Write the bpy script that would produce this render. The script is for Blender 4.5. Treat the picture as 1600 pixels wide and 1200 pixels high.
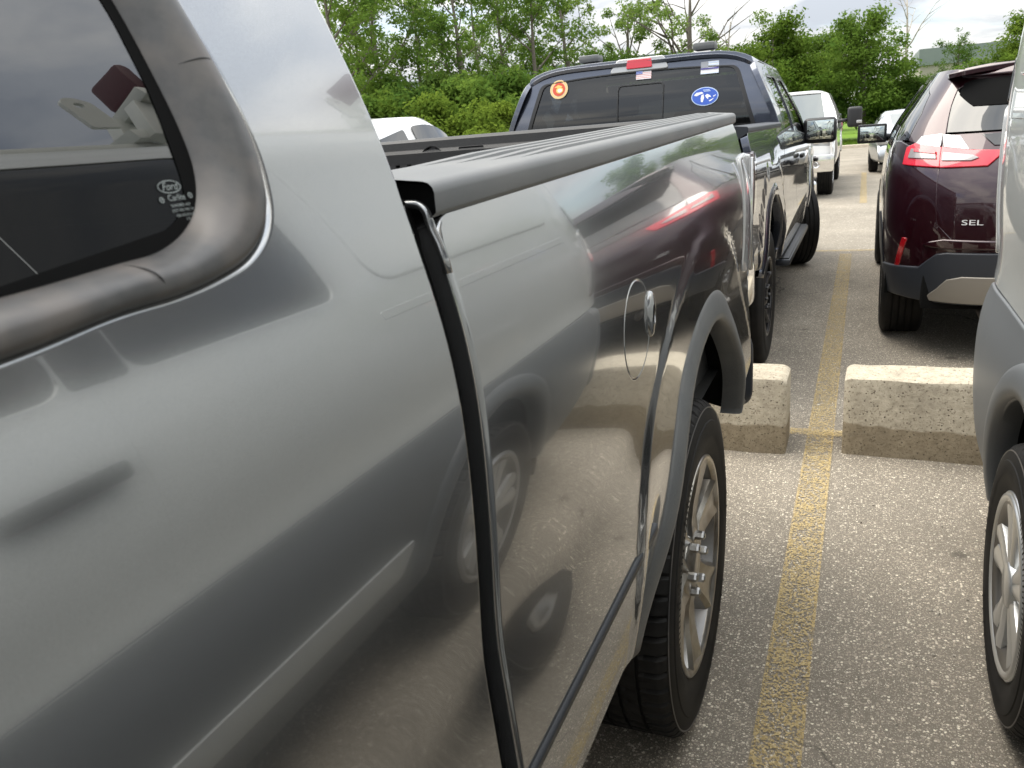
import bpy, bmesh, math, random
import numpy as np
from mathutils import Vector, Matrix
from mathutils.geometry import delaunay_2d_cdt

for o in list(bpy.data.objects): bpy.data.objects.remove(o)
scene = bpy.context.scene
C = scene.collection
PI = math.pi
random.seed(7); rng = np.random.default_rng(7)

# ------------------------------------------------------------------ camera, sky, sun
CAM_Z = 1.435
def camera():
    f, vx, vy, roll = 1275.0, 1353.0, 172.0, math.radians(4.5)
    dx, dy = vx-800, 600-vy
    x = dx*math.cos(roll)+dy*math.sin(roll); y = -dx*math.sin(roll)+dy*math.cos(roll)
    th = math.atan(y/f); ps = math.atan(x/math.hypot(f, y))
    ct, st, cp, sp = math.cos(th), math.sin(th), math.cos(ps), math.sin(ps)
    r0 = Vector((cp, sp, 0)); fw = Vector((-sp*ct, cp*ct, -st)); u0 = r0.cross(fw)
    c, n = math.cos(roll), math.sin(roll)
    R = r0*c-u0*n; U = r0*n+u0*c
    cd = bpy.data.cameras.new('camera'); co = bpy.data.objects.new('camera', cd); C.objects.link(co)
    m = Matrix.Identity(4)
    for i in range(3): m[i][0], m[i][1], m[i][2] = R[i], U[i], -fw[i]
    m[2][3] = CAM_Z
    co.matrix_world = m
    cd.sensor_width = 36; cd.lens = 36*f/1600
    cd.clip_start = .02; cd.clip_end = 900
    cd.dof.use_dof = True; cd.dof.focus_distance = 1.9; cd.dof.aperture_fstop = 17
    scene.camera = co
camera()

SUN_EL, SUN_AZ = math.radians(60), math.radians(-82)      # azimuth from +Y towards +X
world = bpy.data.worlds.new('World'); scene.world = world; world.use_nodes = True
def build_world():
    nt = world.node_tree; N = nt.nodes; L = nt.links; N.clear()
    out = N.new('ShaderNodeOutputWorld'); mix = N.new('ShaderNodeMixShader')
    b1 = N.new('ShaderNodeBackground'); b2 = N.new('ShaderNodeBackground')
    sky = N.new('ShaderNodeTexSky'); sky.sky_type = 'NISHITA'; sky.sun_disc = False
    sky.sun_elevation = SUN_EL; sky.sun_rotation = SUN_AZ
    L.new(sky.outputs[0], b1.inputs[0]); b1.inputs[1].default_value = .11
    tc = N.new('ShaderNodeTexCoord'); sx = N.new('ShaderNodeSeparateXYZ'); L.new(tc.outputs['Generated'], sx.inputs[0])
    ab = N.new('ShaderNodeMath'); ab.operation = 'ABSOLUTE'; L.new(sx.outputs[2], ab.inputs[0])
    ad = N.new('ShaderNodeMath'); ad.operation = 'ADD'; ad.inputs[1].default_value = .16; L.new(ab.outputs[0], ad.inputs[0])
    cx = N.new('ShaderNodeCombineXYZ')
    for i in (0, 1):
        d = N.new('ShaderNodeMath'); d.operation = 'DIVIDE'; L.new(sx.outputs[i], d.inputs[0]); L.new(ad.outputs[0], d.inputs[1]); L.new(d.outputs[0], cx.inputs[i])
    n1 = N.new('ShaderNodeTexNoise'); n1.inputs['Scale'].default_value = 1.5; n1.inputs['Detail'].default_value = 9; n1.inputs['Roughness'].default_value = .58; n1.inputs['Distortion'].default_value = .5
    n2 = N.new('ShaderNodeTexNoise'); n2.inputs['Scale'].default_value = 1.0; n2.inputs['Detail'].default_value = 6
    mp = N.new('ShaderNodeMapping'); mp.inputs['Location'].default_value = (3.1, 7.7, 0); L.new(cx.outputs[0], mp.inputs[0])
    L.new(cx.outputs[0], n1.inputs[0]); L.new(mp.outputs[0], n2.inputs[0])
    r1 = N.new('ShaderNodeValToRGB'); L.new(n1.outputs[0], r1.inputs[0])
    e = r1.color_ramp.elements; e[0].position = .40; e[0].color = (.52, .56, .62, 1); e[1].position = .62; e[1].color = (1.0, .985, .94, 1)
    r2 = N.new('ShaderNodeValToRGB'); L.new(n2.outputs[0], r2.inputs[0])
    e = r2.color_ramp.elements; e[0].position = .33; e[0].color = (.25,)*3+(1,); e[1].position = .46; e[1].color = (1,)*4
    gz = N.new('ShaderNodeMath'); gz.operation = 'MULTIPLY_ADD'; L.new(ab.outputs[0], gz.inputs[0]); gz.inputs[1].default_value = 1.15; gz.inputs[2].default_value = .43
    gm = N.new('ShaderNodeMix'); gm.data_type = 'RGBA'; gm.blend_type = 'MULTIPLY'; gm.inputs[0].default_value = 1; gm.clamp_result = False
    L.new(r1.outputs[0], gm.inputs[6]); L.new(gz.outputs[0], gm.inputs[7])
    L.new(gm.outputs[2], b2.inputs[0]); b2.inputs[1].default_value = 1.15
    L.new(r2.outputs[0], mix.inputs[0]); L.new(b1.outputs[0], mix.inputs[1]); L.new(b2.outputs[0], mix.inputs[2]); L.new(mix.outputs[0], out.inputs[0])
build_world()
sd = bpy.data.lights.new('sun', 'SUN'); so = bpy.data.objects.new('sun', sd); C.objects.link(so)
sd.energy = 1.9; sd.angle = math.radians(55); sd.color = (1, .93, .82)
sdir = Vector((math.sin(SUN_AZ)*math.cos(SUN_EL), math.cos(SUN_AZ)*math.cos(SUN_EL), math.sin(SUN_EL)))
so.rotation_euler = sdir.to_track_quat('Z', 'Y').to_euler(); so.location = sdir*40
vs = scene.view_settings
vs.view_transform = 'Standard'; vs.look = 'None'; vs.gamma = 1; vs.use_curve_mapping = False; vs.exposure = 1.1

# ------------------------------------------------------------------ materials
def mat(name, base=(.5, .5, .5), rough=.5, metal=0, coat=0, coat_rough=.03, spec=.5, ior=1.5, alpha=1):
    m = bpy.data.materials.new(name); m.use_nodes = True
    b = m.node_tree.nodes['Principled BSDF']
    b.inputs['Base Color'].default_value = (*base, 1); b.inputs['Roughness'].default_value = rough
    b.inputs['Metallic'].default_value = metal; b.inputs['Coat Weight'].default_value = coat
    b.inputs['Coat Roughness'].default_value = coat_rough; b.inputs['IOR'].default_value = ior
    b.inputs['Specular IOR Level'].default_value = spec; b.inputs['Alpha'].default_value = alpha
    return m
def nd(m, t, **k):
    n = m.node_tree.nodes.new(t)
    for a, v in k.items():
        if a in n.inputs: n.inputs[a].default_value = v
        else: setattr(n, a, v)
    return n
def ln(m, a, b): m.node_tree.links.new(a, b)
def coord(m, kind='Object'):
    return nd(m, 'ShaderNodeTexCoord').outputs[kind]
def geo(m): return nd(m, 'ShaderNodeNewGeometry').outputs['Position']
def noise(m, scale, detail=4, rough=.5, vec=None, dist=0):
    n = nd(m, 'ShaderNodeTexNoise'); n.inputs['Scale'].default_value = scale; n.inputs['Detail'].default_value = detail
    n.inputs['Roughness'].default_value = rough; n.inputs['Distortion'].default_value = dist
    ln(m, vec or geo(m), n.inputs['Vector']); return n.outputs['Fac']
def ramp(m, src, stops):
    r = nd(m, 'ShaderNodeValToRGB'); ln(m, src, r.inputs[0]); e = r.color_ramp.elements
    while len(e) < len(stops): e.new(.5)
    for k, (p, c) in zip(e, stops): k.position = p; k.color = (*(c if hasattr(c, '__len__') else (c,)*3), 1)
    return r.outputs['Color']
def mixc(m, fac, a, b, mode='MIX'):
    n = nd(m, 'ShaderNodeMix'); n.data_type = 'RGBA'; n.blend_type = mode
    for s, v in ((n.inputs[0], fac), (n.inputs[6], a), (n.inputs[7], b)):
        if hasattr(v, 'is_output'): ln(m, v, s)
        else: s.default_value = v if not hasattr(v, '__len__') else (*v, 1)
    return n.outputs[2]
def bsdf(m): return m.node_tree.nodes['Principled BSDF']
def bump(m, h, strength=.3, dist=.01):
    b = nd(m, 'ShaderNodeBump'); b.inputs['Strength'].default_value = strength; b.inputs['Distance'].default_value = dist
    ln(m, h, b.inputs['Height']); ln(m, b.outputs[0], bsdf(m).inputs['Normal']); return b
def grainy(name, c0, c1, rough, scale=60, bs=.3, bd=.002, metal=0, spec=.5, big=None, detail=5):
    m = mat(name, c0, rough, metal, spec=spec)
    n = noise(m, scale, detail, .6)
    col = ramp(m, n, [(.3, c0), (.7, c1)])
    if big: col = mixc(m, ramp(m, noise(m, big[0], 4), [(.4, 0), (.62, 1)]), col, big[1])
    ln(m, col, bsdf(m).inputs['Base Color'])
    if bs: bump(m, n, bs, bd)
    return m
def paint(name, base, metal=.85, rough=.28, dirt_and_band=.0, coat_rough=.012, flake=True, coat=1.0):
    m = mat(name, base, rough, metal, coat, coat_rough)
    b = bsdf(m); col = base; b.inputs['Coat IOR'].default_value = 1.62
    if flake:
        fl = noise(m, 2600, 1, .5)
        col = mixc(m, 1.0, base, ramp(m, fl, [(.3, .8), (.7, 1.2)]), 'MULTIPLY')
    if dirt_and_band:
        d1 = ramp(m, noise(m, 2.2, 7, .68), [(.40, 0), (.75, 1)])
        sp = ramp(m, noise(m, 310, 3, .62), [(.61, 0), (.70, 1)])
        vd = nd(m, 'ShaderNodeTexVoronoi'); vd.inputs['Scale'].default_value = 70; ln(m, geo(m), vd.inputs['Vector'])
        sp2 = ramp(m, vd.outputs['Distance'], [(.08, 0), (.10, .8), (.13, .8), (.16, 0)])
        spm = nd(m, 'ShaderNodeMath', operation='MULTIPLY'); ln(m, sp2, spm.inputs[0]); ln(m, ramp(m, noise(m, 8, 4, .6), [(.50, 0), (.66, 1)]), spm.inputs[1])
        spa = nd(m, 'ShaderNodeMath', operation='ADD'); ln(m, sp, spa.inputs[0]); ln(m, spm.outputs[0], spa.inputs[1])
        mm = nd(m, 'ShaderNodeMath', operation='MULTIPLY'); ln(m, d1, mm.inputs[0]); mm.inputs[1].default_value = dirt_and_band
        m2 = nd(m, 'ShaderNodeMath', operation='MULTIPLY_ADD'); ln(m, spa.outputs[0], m2.inputs[0]); m2.inputs[1].default_value = dirt_and_band*1.3; ln(m, mm.outputs[0], m2.inputs[2])
        m2.use_clamp = True
        col = mixc(m, m2.outputs[0], col, (.36, .345, .32))
        r = nd(m, 'ShaderNodeMath', operation='MULTIPLY_ADD'); ln(m, m2.outputs[0], r.inputs[0]); r.inputs[1].default_value = .35; r.inputs[2].default_value = coat_rough
        ln(m, r.outputs[0], b.inputs['Coat Roughness'])
    if hasattr(col, 'is_output'): ln(m, col, b.inputs['Base Color'])
    return m
def glass(name, tint=(.2, .24, .23), ior=1.6, rough=0.0):
    m = bpy.data.materials.new(name); m.use_nodes = True; nt = m.node_tree; nt.nodes.clear()
    out = nd(m, 'ShaderNodeOutputMaterial'); mx = nd(m, 'ShaderNodeMixShader'); tr = nd(m, 'ShaderNodeBsdfTransparent'); gl = nd(m, 'ShaderNodeBsdfGlossy')
    fr = nd(m, 'ShaderNodeFresnel'); fr.inputs['IOR'].default_value = ior
    tr.inputs[0].default_value = (*tint, 1); gl.inputs['Roughness'].default_value = rough; gl.inputs[0].default_value = (1, 1, 1, 1)
    ln(m, fr.outputs[0], mx.inputs[0]); ln(m, tr.outputs[0], mx.inputs[1]); ln(m, gl.outputs[0], mx.inputs[2]); ln(m, mx.outputs[0], out.inputs[0])
    return m

M = {}
M['gray'] = paint('gray_metallic_paint', (.300, .307, .312), .9, .15, dirt_and_band=.14)
bsdf(M['gray']).inputs['Coat IOR'].default_value = 1.72
M['blue'] = paint('navy_metallic_paint', (.066, .076, .105), .85, .27)
M['silver'] = paint('silver_van_paint', (.62, .645, .635), .35, .38, dirt_and_band=.05)
M['maroon'] = paint('maroon_paint', (.024, .003, .0065), .5, .28)
M['white'] = paint('white_paint', (.78, .78, .77), 0, .4, flake=False)
M['sedan'] = paint('silver_sedan_paint', (.45, .47, .49), .8, .3)
M['trim'] = grainy('weathered_gray_plastic', (.085, .09, .093), (.135, .14, .142), .45, 300, .5, .0008, big=(14, (.125, .128, .128)))
M['cap'] = grainy('dark_gray_rail_plastic', (.115, .12, .122), (.135, .14, .142), .46, 700, .2, .0003, big=(5, (.15, .152, .15)))
M['rubber'] = grainy('weathered_window_molding', (.060, .060, .060), (.085, .083, .082), .40, 90, .12, .0006, big=(26, (.115, .103, .094)))
M['black'] = mat('black_plastic', (.012, .012, .013), .45)
M['blackgloss'] = mat('black_gloss', (.006, .006, .007), .06, coat=1)
M['void'] = mat('black_cavity_plastic', (.006, .006, .006), .9, spec=.1)
M['liner'] = grainy('black_bed_liner', (.018, .018, .018), (.04, .04, .04), .6, 320, .6, .0015)
M['clad'] = grainy('bluish_gray_cladding', (.092, .100, .107), (.108, .115, .121), .42, 400, .2, .0004)
M['cladblack'] = grainy('dark_cladding', (.018, .021, .027), (.025, .028, .035), .4, 400, .2, .0004)
M['tyre'] = grainy('tyre_rubber', (.006, .006, .006), (.010, .0098, .0095), .66, 180, .2, .0005, spec=.22, big=(9, (.014, .013, .012)))
M['alu'] = grainy('machined_alloy', (.42, .41, .39), (.50, .485, .46), .30, 30, 0, 0, metal=1, big=(16, (.33, .30, .26)))
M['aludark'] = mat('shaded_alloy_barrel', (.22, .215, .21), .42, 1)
M['chrome'] = mat('chrome', (.82, .82, .82), .07, 1)
M['nut'] = mat('lug_nut_chrome', (.46, .455, .44), .28, 1)
M['clearstrip'] = mat('gray_lamp_insert', (.26, .24, .24), .15, .2, coat=1)
M['smoked'] = mat('smoked_lens', (.05, .035, .035), .06, coat=1)
M['hubsilver'] = mat('silver_hubcap_paint', (.50, .51, .51), .3, .7, coat=.6)
M['blackrim'] = mat('black_alloy', (.02, .02, .021), .3, .3, coat=.5)
M['brake'] = mat('brake_steel', (.12, .11, .10), .5, 1)
M['glass'] = glass('tinted_glass', (.07, .095, .09), 1.95)
M['glassrear'] = glass('tinted_rear_glass', (.13, .14, .145), 1.62)
M['glassclear'] = glass('clear_windshield_glass', (.62, .70, .68), 1.6)
M['glassblack'] = mat('privacy_glass', (.004, .005, .005), .02, spec=.8, coat=.6)
M['glasssky'] = mat('windshield_glass_dark', (.05, .065, .06), .02, spec=1.0, coat=1)
M['mirror'] = mat('mirror_glass', (.62, .68, .66), .02, 1)
M['red'] = mat('red_lens', (.55, .012, .03), .1, coat=1)
M['reddark'] = mat('red_reflector', (.30, .005, .01), .15, coat=1)
M['clear'] = mat('clear_lens', (.42, .42, .415), .08, .35, coat=1)
M['white_plastic'] = mat('white_plastic', (.8, .8, .8), .3)
M['seat'] = grainy('dark_seat_cloth', (.05, .05, .05), (.07, .068, .065), .8, 90)
M['print'] = mat('etched_glass_print', (.30, .33, .32), .6)
M['rack'] = mat('galvanised_rack_paint', (.66, .68, .64), .45, .1)
M['pad'] = grainy('maroon_vinyl_pad', (.075, .018, .026), (.09, .022, .032), .55, 80)
M['amber'] = mat('amber_lens', (.6, .18, .08), .2, coat=1)
for k, c in dict(s_tan=(.78, .60, .36), s_red=(.60, .07, .03), s_gold=(.85, .55, .15), s_white=(.82, .82, .84), s_blue=(.03, .10, .48), s_pink=(.85, .45, .42), s_flagblue=(.12, .18, .50), s_gray=(.30, .31, .34), s_navy=(.07, .06, .25), s_ltblue=(.55, .68, .88)).items():
    M[k] = mat(k, c, .45)

def asphalt(name, dark, mid, light, warm, scale=120.0, worn=False):
    m = mat(name, mid, .85, spec=.25); p = geo(m); hs = []
    wv = nd(m, 'ShaderNodeVectorMath', operation='MULTIPLY_ADD'); nn = nd(m, 'ShaderNodeTexNoise'); nn.inputs['Scale'].default_value = scale*1.7; nn.inputs['Detail'].default_value = 2; ln(m, p, nn.inputs['Vector'])
    ln(m, nn.outputs['Color'], wv.inputs[0]); wv.inputs[1].default_value = (.6/scale,)*3; ln(m, p, wv.inputs[2])
    col = mixc(m, noise(m, scale*5, 3, .6), dark, tuple(c*1.7 for c in dark))
    for sc_, keep in ((scale*2.1, .50), (scale, .42)):
        v = nd(m, 'ShaderNodeTexVoronoi'); v.inputs['Scale'].default_value = sc_; v.inputs['Randomness'].default_value = 1; ln(m, wv.outputs[0], v.inputs['Vector'])
        sep = nd(m, 'ShaderNodeSeparateColor'); ln(m, v.outputs['Color'], sep.inputs[0])
        st = ramp(m, sep.outputs[0], [(.0, tuple(c*1.3 for c in dark)), (.35, mid), (.70, warm), (.88, light), (1., tuple(min(.8, c*1.4) for c in light))])
        rad = nd(m, 'ShaderNodeMath', operation='MULTIPLY_ADD'); ln(m, sep.outputs[1], rad.inputs[0]); rad.inputs[1].default_value = .42; rad.inputs[2].default_value = .20
        d = nd(m, 'ShaderNodeMath', operation='SUBTRACT'); ln(m, rad.outputs[0], d.inputs[0]); ln(m, v.outputs['Distance'], d.inputs[1])
        mk = ramp(m, d.outputs[0], [(.0, 0), (.09, 1)])
        col = mixc(m, mk, col, st)
        hs.append(mk)
    big = noise(m, 1.1, 6, .6)
    col = mixc(m, 1.0, col, ramp(m, big, [(.3, .78), (.7, 1.16)]), 'MULTIPLY')
    col = mixc(m, ramp(m, noise(m, .5, 5, .55), [(.56, 0), (.68, .35)]), col, dark)
    if worn:
        vs_ = nd(m, 'ShaderNodeTexVoronoi'); vs_.inputs['Scale'].default_value = 2.1; ln(m, wv.outputs[0], vs_.inputs['Vector'])
        dn = nd(m, 'ShaderNodeMath', operation='MULTIPLY_ADD'); ln(m, noise(m, 14, 5, .7), dn.inputs[0]); dn.inputs[1].default_value = .10; ln(m, vs_.outputs['Distance'], dn.inputs[2])
        col = mixc(m, ramp(m, dn.outputs[0], [(.085, .62), (.135, 0)]), col, tuple(c*.45 for c in dark))
        ve = nd(m, 'ShaderNodeTexVoronoi', feature='DISTANCE_TO_EDGE'); ve.inputs['Scale'].default_value = .42
        wp = nd(m, 'ShaderNodeVectorMath', operation='MULTIPLY_ADD'); n3 = nd(m, 'ShaderNodeTexNoise'); n3.inputs['Scale'].default_value = 2.6; n3.inputs['Detail'].default_value = 6; ln(m, p, n3.inputs['Vector'])
        ln(m, n3.outputs['Color'], wp.inputs[0]); wp.inputs[1].default_value = (.55, .55, 0); ln(m, p, wp.inputs[2]); ln(m, wp.outputs[0], ve.inputs['Vector'])
        ck = nd(m, 'ShaderNodeMath', operation='MULTIPLY'); ln(m, ramp(m, ve.outputs['Distance'], [(.0, 1), (.0035, 0)]), ck.inputs[0]); ln(m, ramp(m, noise(m, .9, 3), [(.50, 0), (.58, .8)]), ck.inputs[1])
        col = mixc(m, ck.outputs[0], col, tuple(c*.35 for c in dark))
    ln(m, col, bsdf(m).inputs['Base Color'])
    ds = nd(m, 'ShaderNodeMath', operation='ADD'); ln(m, hs[0], ds.inputs[0]); ln(m, hs[1], ds.inputs[1])
    bump(m, ds.outputs[0], .5, .0022)
    return m
M['asphalt'] = asphalt('worn_asphalt', (.142, .125, .101), (.285, .250, .202), (.60, .53, .43), (.375, .327, .260), 132, True)
M['asphalt2'] = asphalt('paler_driveway_asphalt', (.17, .15, .12), (.25, .225, .185), (.42, .39, .33), (.31, .28, .23), 60)
def yellow(name, wear=.5):
    m = bpy.data.materials.new(name); m.use_nodes = True; p = geo(m); b = bsdf(m); b.inputs['Roughness'].default_value = .75
    v = nd(m, 'ShaderNodeTexVoronoi'); v.inputs['Scale'].default_value = 190; ln(m, p, v.inputs['Vector'])
    sep = nd(m, 'ShaderNodeSeparateColor'); ln(m, v.outputs['Color'], sep.inputs[0])
    ln(m, ramp(m, sep.outputs[1], [(0, (.42, .30, .11)), (1, (.62, .48, .23))]), b.inputs['Base Color'])
    n = noise(m, 9, 6, .65)
    s = nd(m, 'ShaderNodeMath', operation='MULTIPLY_ADD'); ln(m, sep.outputs[0], s.inputs[0]); s.inputs[1].default_value = .8; ln(m, n, s.inputs[2])
    ln(m, ramp(m, s.outputs[0], [(wear+.24, 0), (wear+.80, .64)]), b.inputs['Alpha'])
    return m
M['yellow'] = yellow('worn_yellow_paint', .60)
M['yellowedge'] = yellow('yellow_paint_edge', .34)
M['yellowfar'] = yellow('faded_yellow_paint', .42)
def concrete():
    m = mat('wheel_stop_concrete', (.5, .45, .36), .88, spec=.25); p = geo(m)
    n = noise(m, 34, 8, .7); base = ramp(m, n, [(.3, (.36, .315, .24)), (.55, (.50, .445, .345)), (.75, (.60, .54, .43))])
    base = mixc(m, ramp(m, noise(m, 110, 3, .6), [(.57, 0), (.66, .7)]), base, (.15, .125, .09))
    base = mixc(m, ramp(m, noise(m, 4.5, 6, .7), [(.50, 0), (.72, .45)]), base, (.24, .21, .165))
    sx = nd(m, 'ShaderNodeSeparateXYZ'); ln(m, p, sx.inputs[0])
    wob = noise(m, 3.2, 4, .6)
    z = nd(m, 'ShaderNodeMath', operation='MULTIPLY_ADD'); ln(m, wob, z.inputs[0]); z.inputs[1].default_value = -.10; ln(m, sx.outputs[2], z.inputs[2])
    dirt_and_band = ramp(m, z.outputs[0], [(.075, 1), (.083, 0)])  # mask of the darker band below a wavy edge, low on the block
    base = mixc(m, dirt_and_band, base, mixc(m, 1.0, base, (.60, .56, .50), 'MULTIPLY'))
    sc = nd(m, 'ShaderNodeMapping'); sc.inputs['Scale'].default_value = (1.6, 1, 14); ln(m, p, sc.inputs['Vector'])
    base = mixc(m, ramp(m, noise(m, 1.0, 5, .6, sc.outputs[0]), [(.62, 0), (.72, .5)]), base, (.10, .09, .075))
    vp = nd(m, 'ShaderNodeTexVoronoi'); vp.inputs['Scale'].default_value = 46; ln(m, p, vp.inputs['Vector']); pit = ramp(m, vp.outputs['Distance'], [(.10, 1), (.17, 0)])
    base = mixc(m, pit, base, (.12, .10, .075))
    ln(m, base, bsdf(m).inputs['Base Color'])
    hh = nd(m, 'ShaderNodeMath', operation='SUBTRACT'); ln(m, n, hh.inputs[0]); ln(m, pit, hh.inputs[1]); bump(m, hh.outputs[0], .7, .006); return m
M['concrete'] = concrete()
def leafmat(name, cols, trans=.35):
    m = bpy.data.materials.new(name); m.use_nodes = True; nt = m.node_tree; nt.nodes.clear()
    out = nd(m, 'ShaderNodeOutputMaterial'); mx = nd(m, 'ShaderNodeMixShader'); mx.inputs[0].default_value = trans
    d = nd(m, 'ShaderNodeBsdfDiffuse'); t = nd(m, 'ShaderNodeBsdfTranslucent')
    oi = nd(m, 'ShaderNodeObjectInfo'); n = noise(m, .9, 4, .65)
    ad = nd(m, 'ShaderNodeMath', operation='MULTIPLY_ADD'); ln(m, oi.outputs['Random'], ad.inputs[0]); ad.inputs[1].default_value = .25; ln(m, n, ad.inputs[2])
    col = ramp(m, ad.outputs[0], [(.42, cols[0]), (.62, cols[1]), (.82, cols[2])])
    ln(m, col, d.inputs[0]); ln(m, mixc(m, .5, col, (.14, .20, .03)), t.inputs[0])
    ln(m, d.outputs[0], mx.inputs[1]); ln(m, t.outputs[0], mx.inputs[2]); ln(m, mx.outputs[0], out.inputs[0]); return m
M['leaf'] = leafmat('green_leaves', [(.055, .11, .024), (.10, .18, .034), (.155, .245, .045)], .5)
M['leafpale'] = leafmat('pale_green_leaves', [(.10, .17, .042), (.155, .24, .058), (.22, .31, .072)], .5)
M['leafyellow'] = leafmat('yellow_green_leaves', [(.070, .13, .022), (.115, .185, .029), (.18, .25, .036)], .45)
M['bark'] = grainy('bark', (.10, .085, .068), (.17, .15, .125), .9, 14, .5, .02)
M['barkpale'] = grainy('pale_dead_bark', (.36, .32, .26), (.50, .46, .39), .85, 10, .4, .02)
M['wallfar'] = grainy('tan_metal_wall', (.30, .275, .235), (.34, .31, .265), .7, .5, 0)
M['bandfar'] = grainy('gray_green_parapet', (.155, .185, .185), (.18, .21, .205), .5, .5, 0)
M['curb'] = grainy('curb_concrete', (.45, .39, .31), (.58, .51, .41), .85, 12, .3, .01)
def lawnmat():
    m = mat('lawn', (.1, .2, .02), .9, spec=.1)
    c = ramp(m, noise(m, 1.6, 8, .7), [(.3, (.075, .14, .018)), (.6, (.13, .22, .025)), (.8, (.18, .25, .035))])
    c = mixc(m, ramp(m, noise(m, 5.5, 3, .5), [(.66, 0), (.70, .8)]), c, (.50, .42, .03))
    ln(m, c, bsdf(m).inputs['Base Color']); return m
M['lawn'] = lawnmat()

# ------------------------------------------------------------------ mesh helpers
WL = {}
def thing(name, label, cat, loc, group=None):
    o = bpy.data.objects.new(name, None); C.objects.link(o); o.location = loc; o.empty_display_size = .2
    o['label'] = label; o['category'] = cat
    if group: o['group'] = group
    WL[o.name] = Vector(loc); return o
def tag(o, label, cat, group=None):
    o['label'] = label; o['category'] = cat
    if group: o['group'] = group
    return o
def struct(o, kind='structure'): o['kind'] = kind; return o
def sub(name, parent, label=None):
    o = bpy.data.objects.new(name, None); C.objects.link(o); o.parent = parent; WL[o.name] = WL[parent.name]
    if label: o['label'] = label
    return o
def obj(name, verts, faces, m, parent=None, smooth=True, normals=None, label=None, base=None):
    v = np.asarray(verts, float).reshape(-1, 3); off = np.zeros(3)
    if parent is not None: off = np.array(WL[parent.name])
    elif base is not None: off = np.array(base, float)
    me = bpy.data.meshes.new(name); me.from_pydata((v-off).tolist(), [], [list(map(int, f)) for f in faces]); me.update()
    if smooth: me.polygons.foreach_set('use_smooth', [True]*len(me.polygons))
    if normals is not None: me.normals_split_custom_set_from_vertices(np.asarray(normals).tolist())
    o = bpy.data.objects.new(name, me); C.objects.link(o)
    if isinstance(m, str): m = M[m]
    me.materials.append(m)
    if parent is not None: o.parent = parent; WL[o.name] = Vector(off)
    else: o.location = off; WL[o.name] = Vector(off)
    if label: o['label'] = label
    return o
class CS:                                                # natural cubic spline
    def __init__(s, pts):
        x, y = np.array(pts, float).T; n = len(x); h = np.diff(x); A = np.zeros((n, n)); b = np.zeros(n); A[0, 0] = A[-1, -1] = 1
        for i in range(1, n-1):
            A[i, i-1], A[i, i], A[i, i+1] = h[i-1], 2*(h[i-1]+h[i]), h[i]; b[i] = 6*((y[i+1]-y[i])/h[i]-(y[i]-y[i-1])/h[i-1])
        s.x, s.y, s.h, s.m = x, y, h, np.linalg.solve(A, b)
    def __call__(s, t):
        t = np.clip(t, s.x[0], s.x[-1]); i = np.clip(np.searchsorted(s.x, t)-1, 0, len(s.h)-1); h = s.h[i]; a = s.x[i+1]-t; b = t-s.x[i]
        return (s.m[i]*a**3+s.m[i+1]*b**3)/(6*h)+(s.y[i]/h-s.m[i]*h/6)*a+(s.y[i+1]/h-s.m[i+1]*h/6)*b
def sst(a, b, x):
    t = np.clip((x-a)/(b-a), 0, 1); return t*t*(3-2*t)
def dens(pts, step, closed=True):
    out = []; P = [np.array(p, float) for p in pts]
    n = len(P) if closed else len(P)-1
    for i in range(n):
        a, b = P[i], P[(i+1) % len(P)]; k = max(1, int(math.ceil(np.linalg.norm(b-a)/step-1e-6)))
        for j in range(k): out.append(a+(b-a)*j/k)
    if not closed: out.append(P[-1])
    return np.array(out)
def rnd(poly, r, k=6):                                   # round the corners of a polygon; r scalar or list
    out = []; n = len(poly)
    for i in range(n):
        p = np.array(poly[i], float); a = np.array(poly[i-1], float)-p; b = np.array(poly[(i+1) % n], float)-p
        ri = r[i] if hasattr(r, '__len__') else r
        if ri <= 0: out.append(p); continue
        la, lb = np.linalg.norm(a), np.linalg.norm(b); a /= la; b /= lb; d = min(ri, la*.49, lb*.49)
        for j in range(k+1):
            t = j/k; out.append((1-t)**2*(p+a*d)+2*t*(1-t)*p+t*t*(p+b*d))
    return np.array(out)
def ell(cx, cy, rx, ry, n=48, a0=0, a1=2*PI):
    full = abs(a1-a0-2*PI) < 1e-6
    a = np.linspace(a0, a1, n, endpoint=not full); return np.stack([cx+rx*np.cos(a), cy+ry*np.sin(a)], 1)
def area(p): x, y = p[:, 0], p[:, 1]; return .5*np.sum(x*np.roll(y, -1)-np.roll(x, -1)*y)
def inside(pt, poly):
    x, y = pt[:, 0], pt[:, 1]; r = np.zeros(len(pt), bool); n = len(poly)
    for i in range(n):
        (x0, y0), (x1, y1) = poly[i-1], poly[i]
        if y0 == y1: continue
        c = ((y0 > y) != (y1 > y)) & (x < (x1-x0)*(y-y0)/(y1-y0)+x0); r ^= c
    return r
def fnorm(fm, u, v, hint):
    e = 2e-4
    a = (fm(u+e, v)-fm(u-e, v)); b = (fm(u, v+e)-fm(u, v-e)); n = np.cross(a, b); n /= np.linalg.norm(n, axis=-1, keepdims=True)+1e-12
    s = 1 if np.sum(n*np.array(hint)) > 0 else -1
    return n*s, a/(2*e), b/(2*e), s
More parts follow.
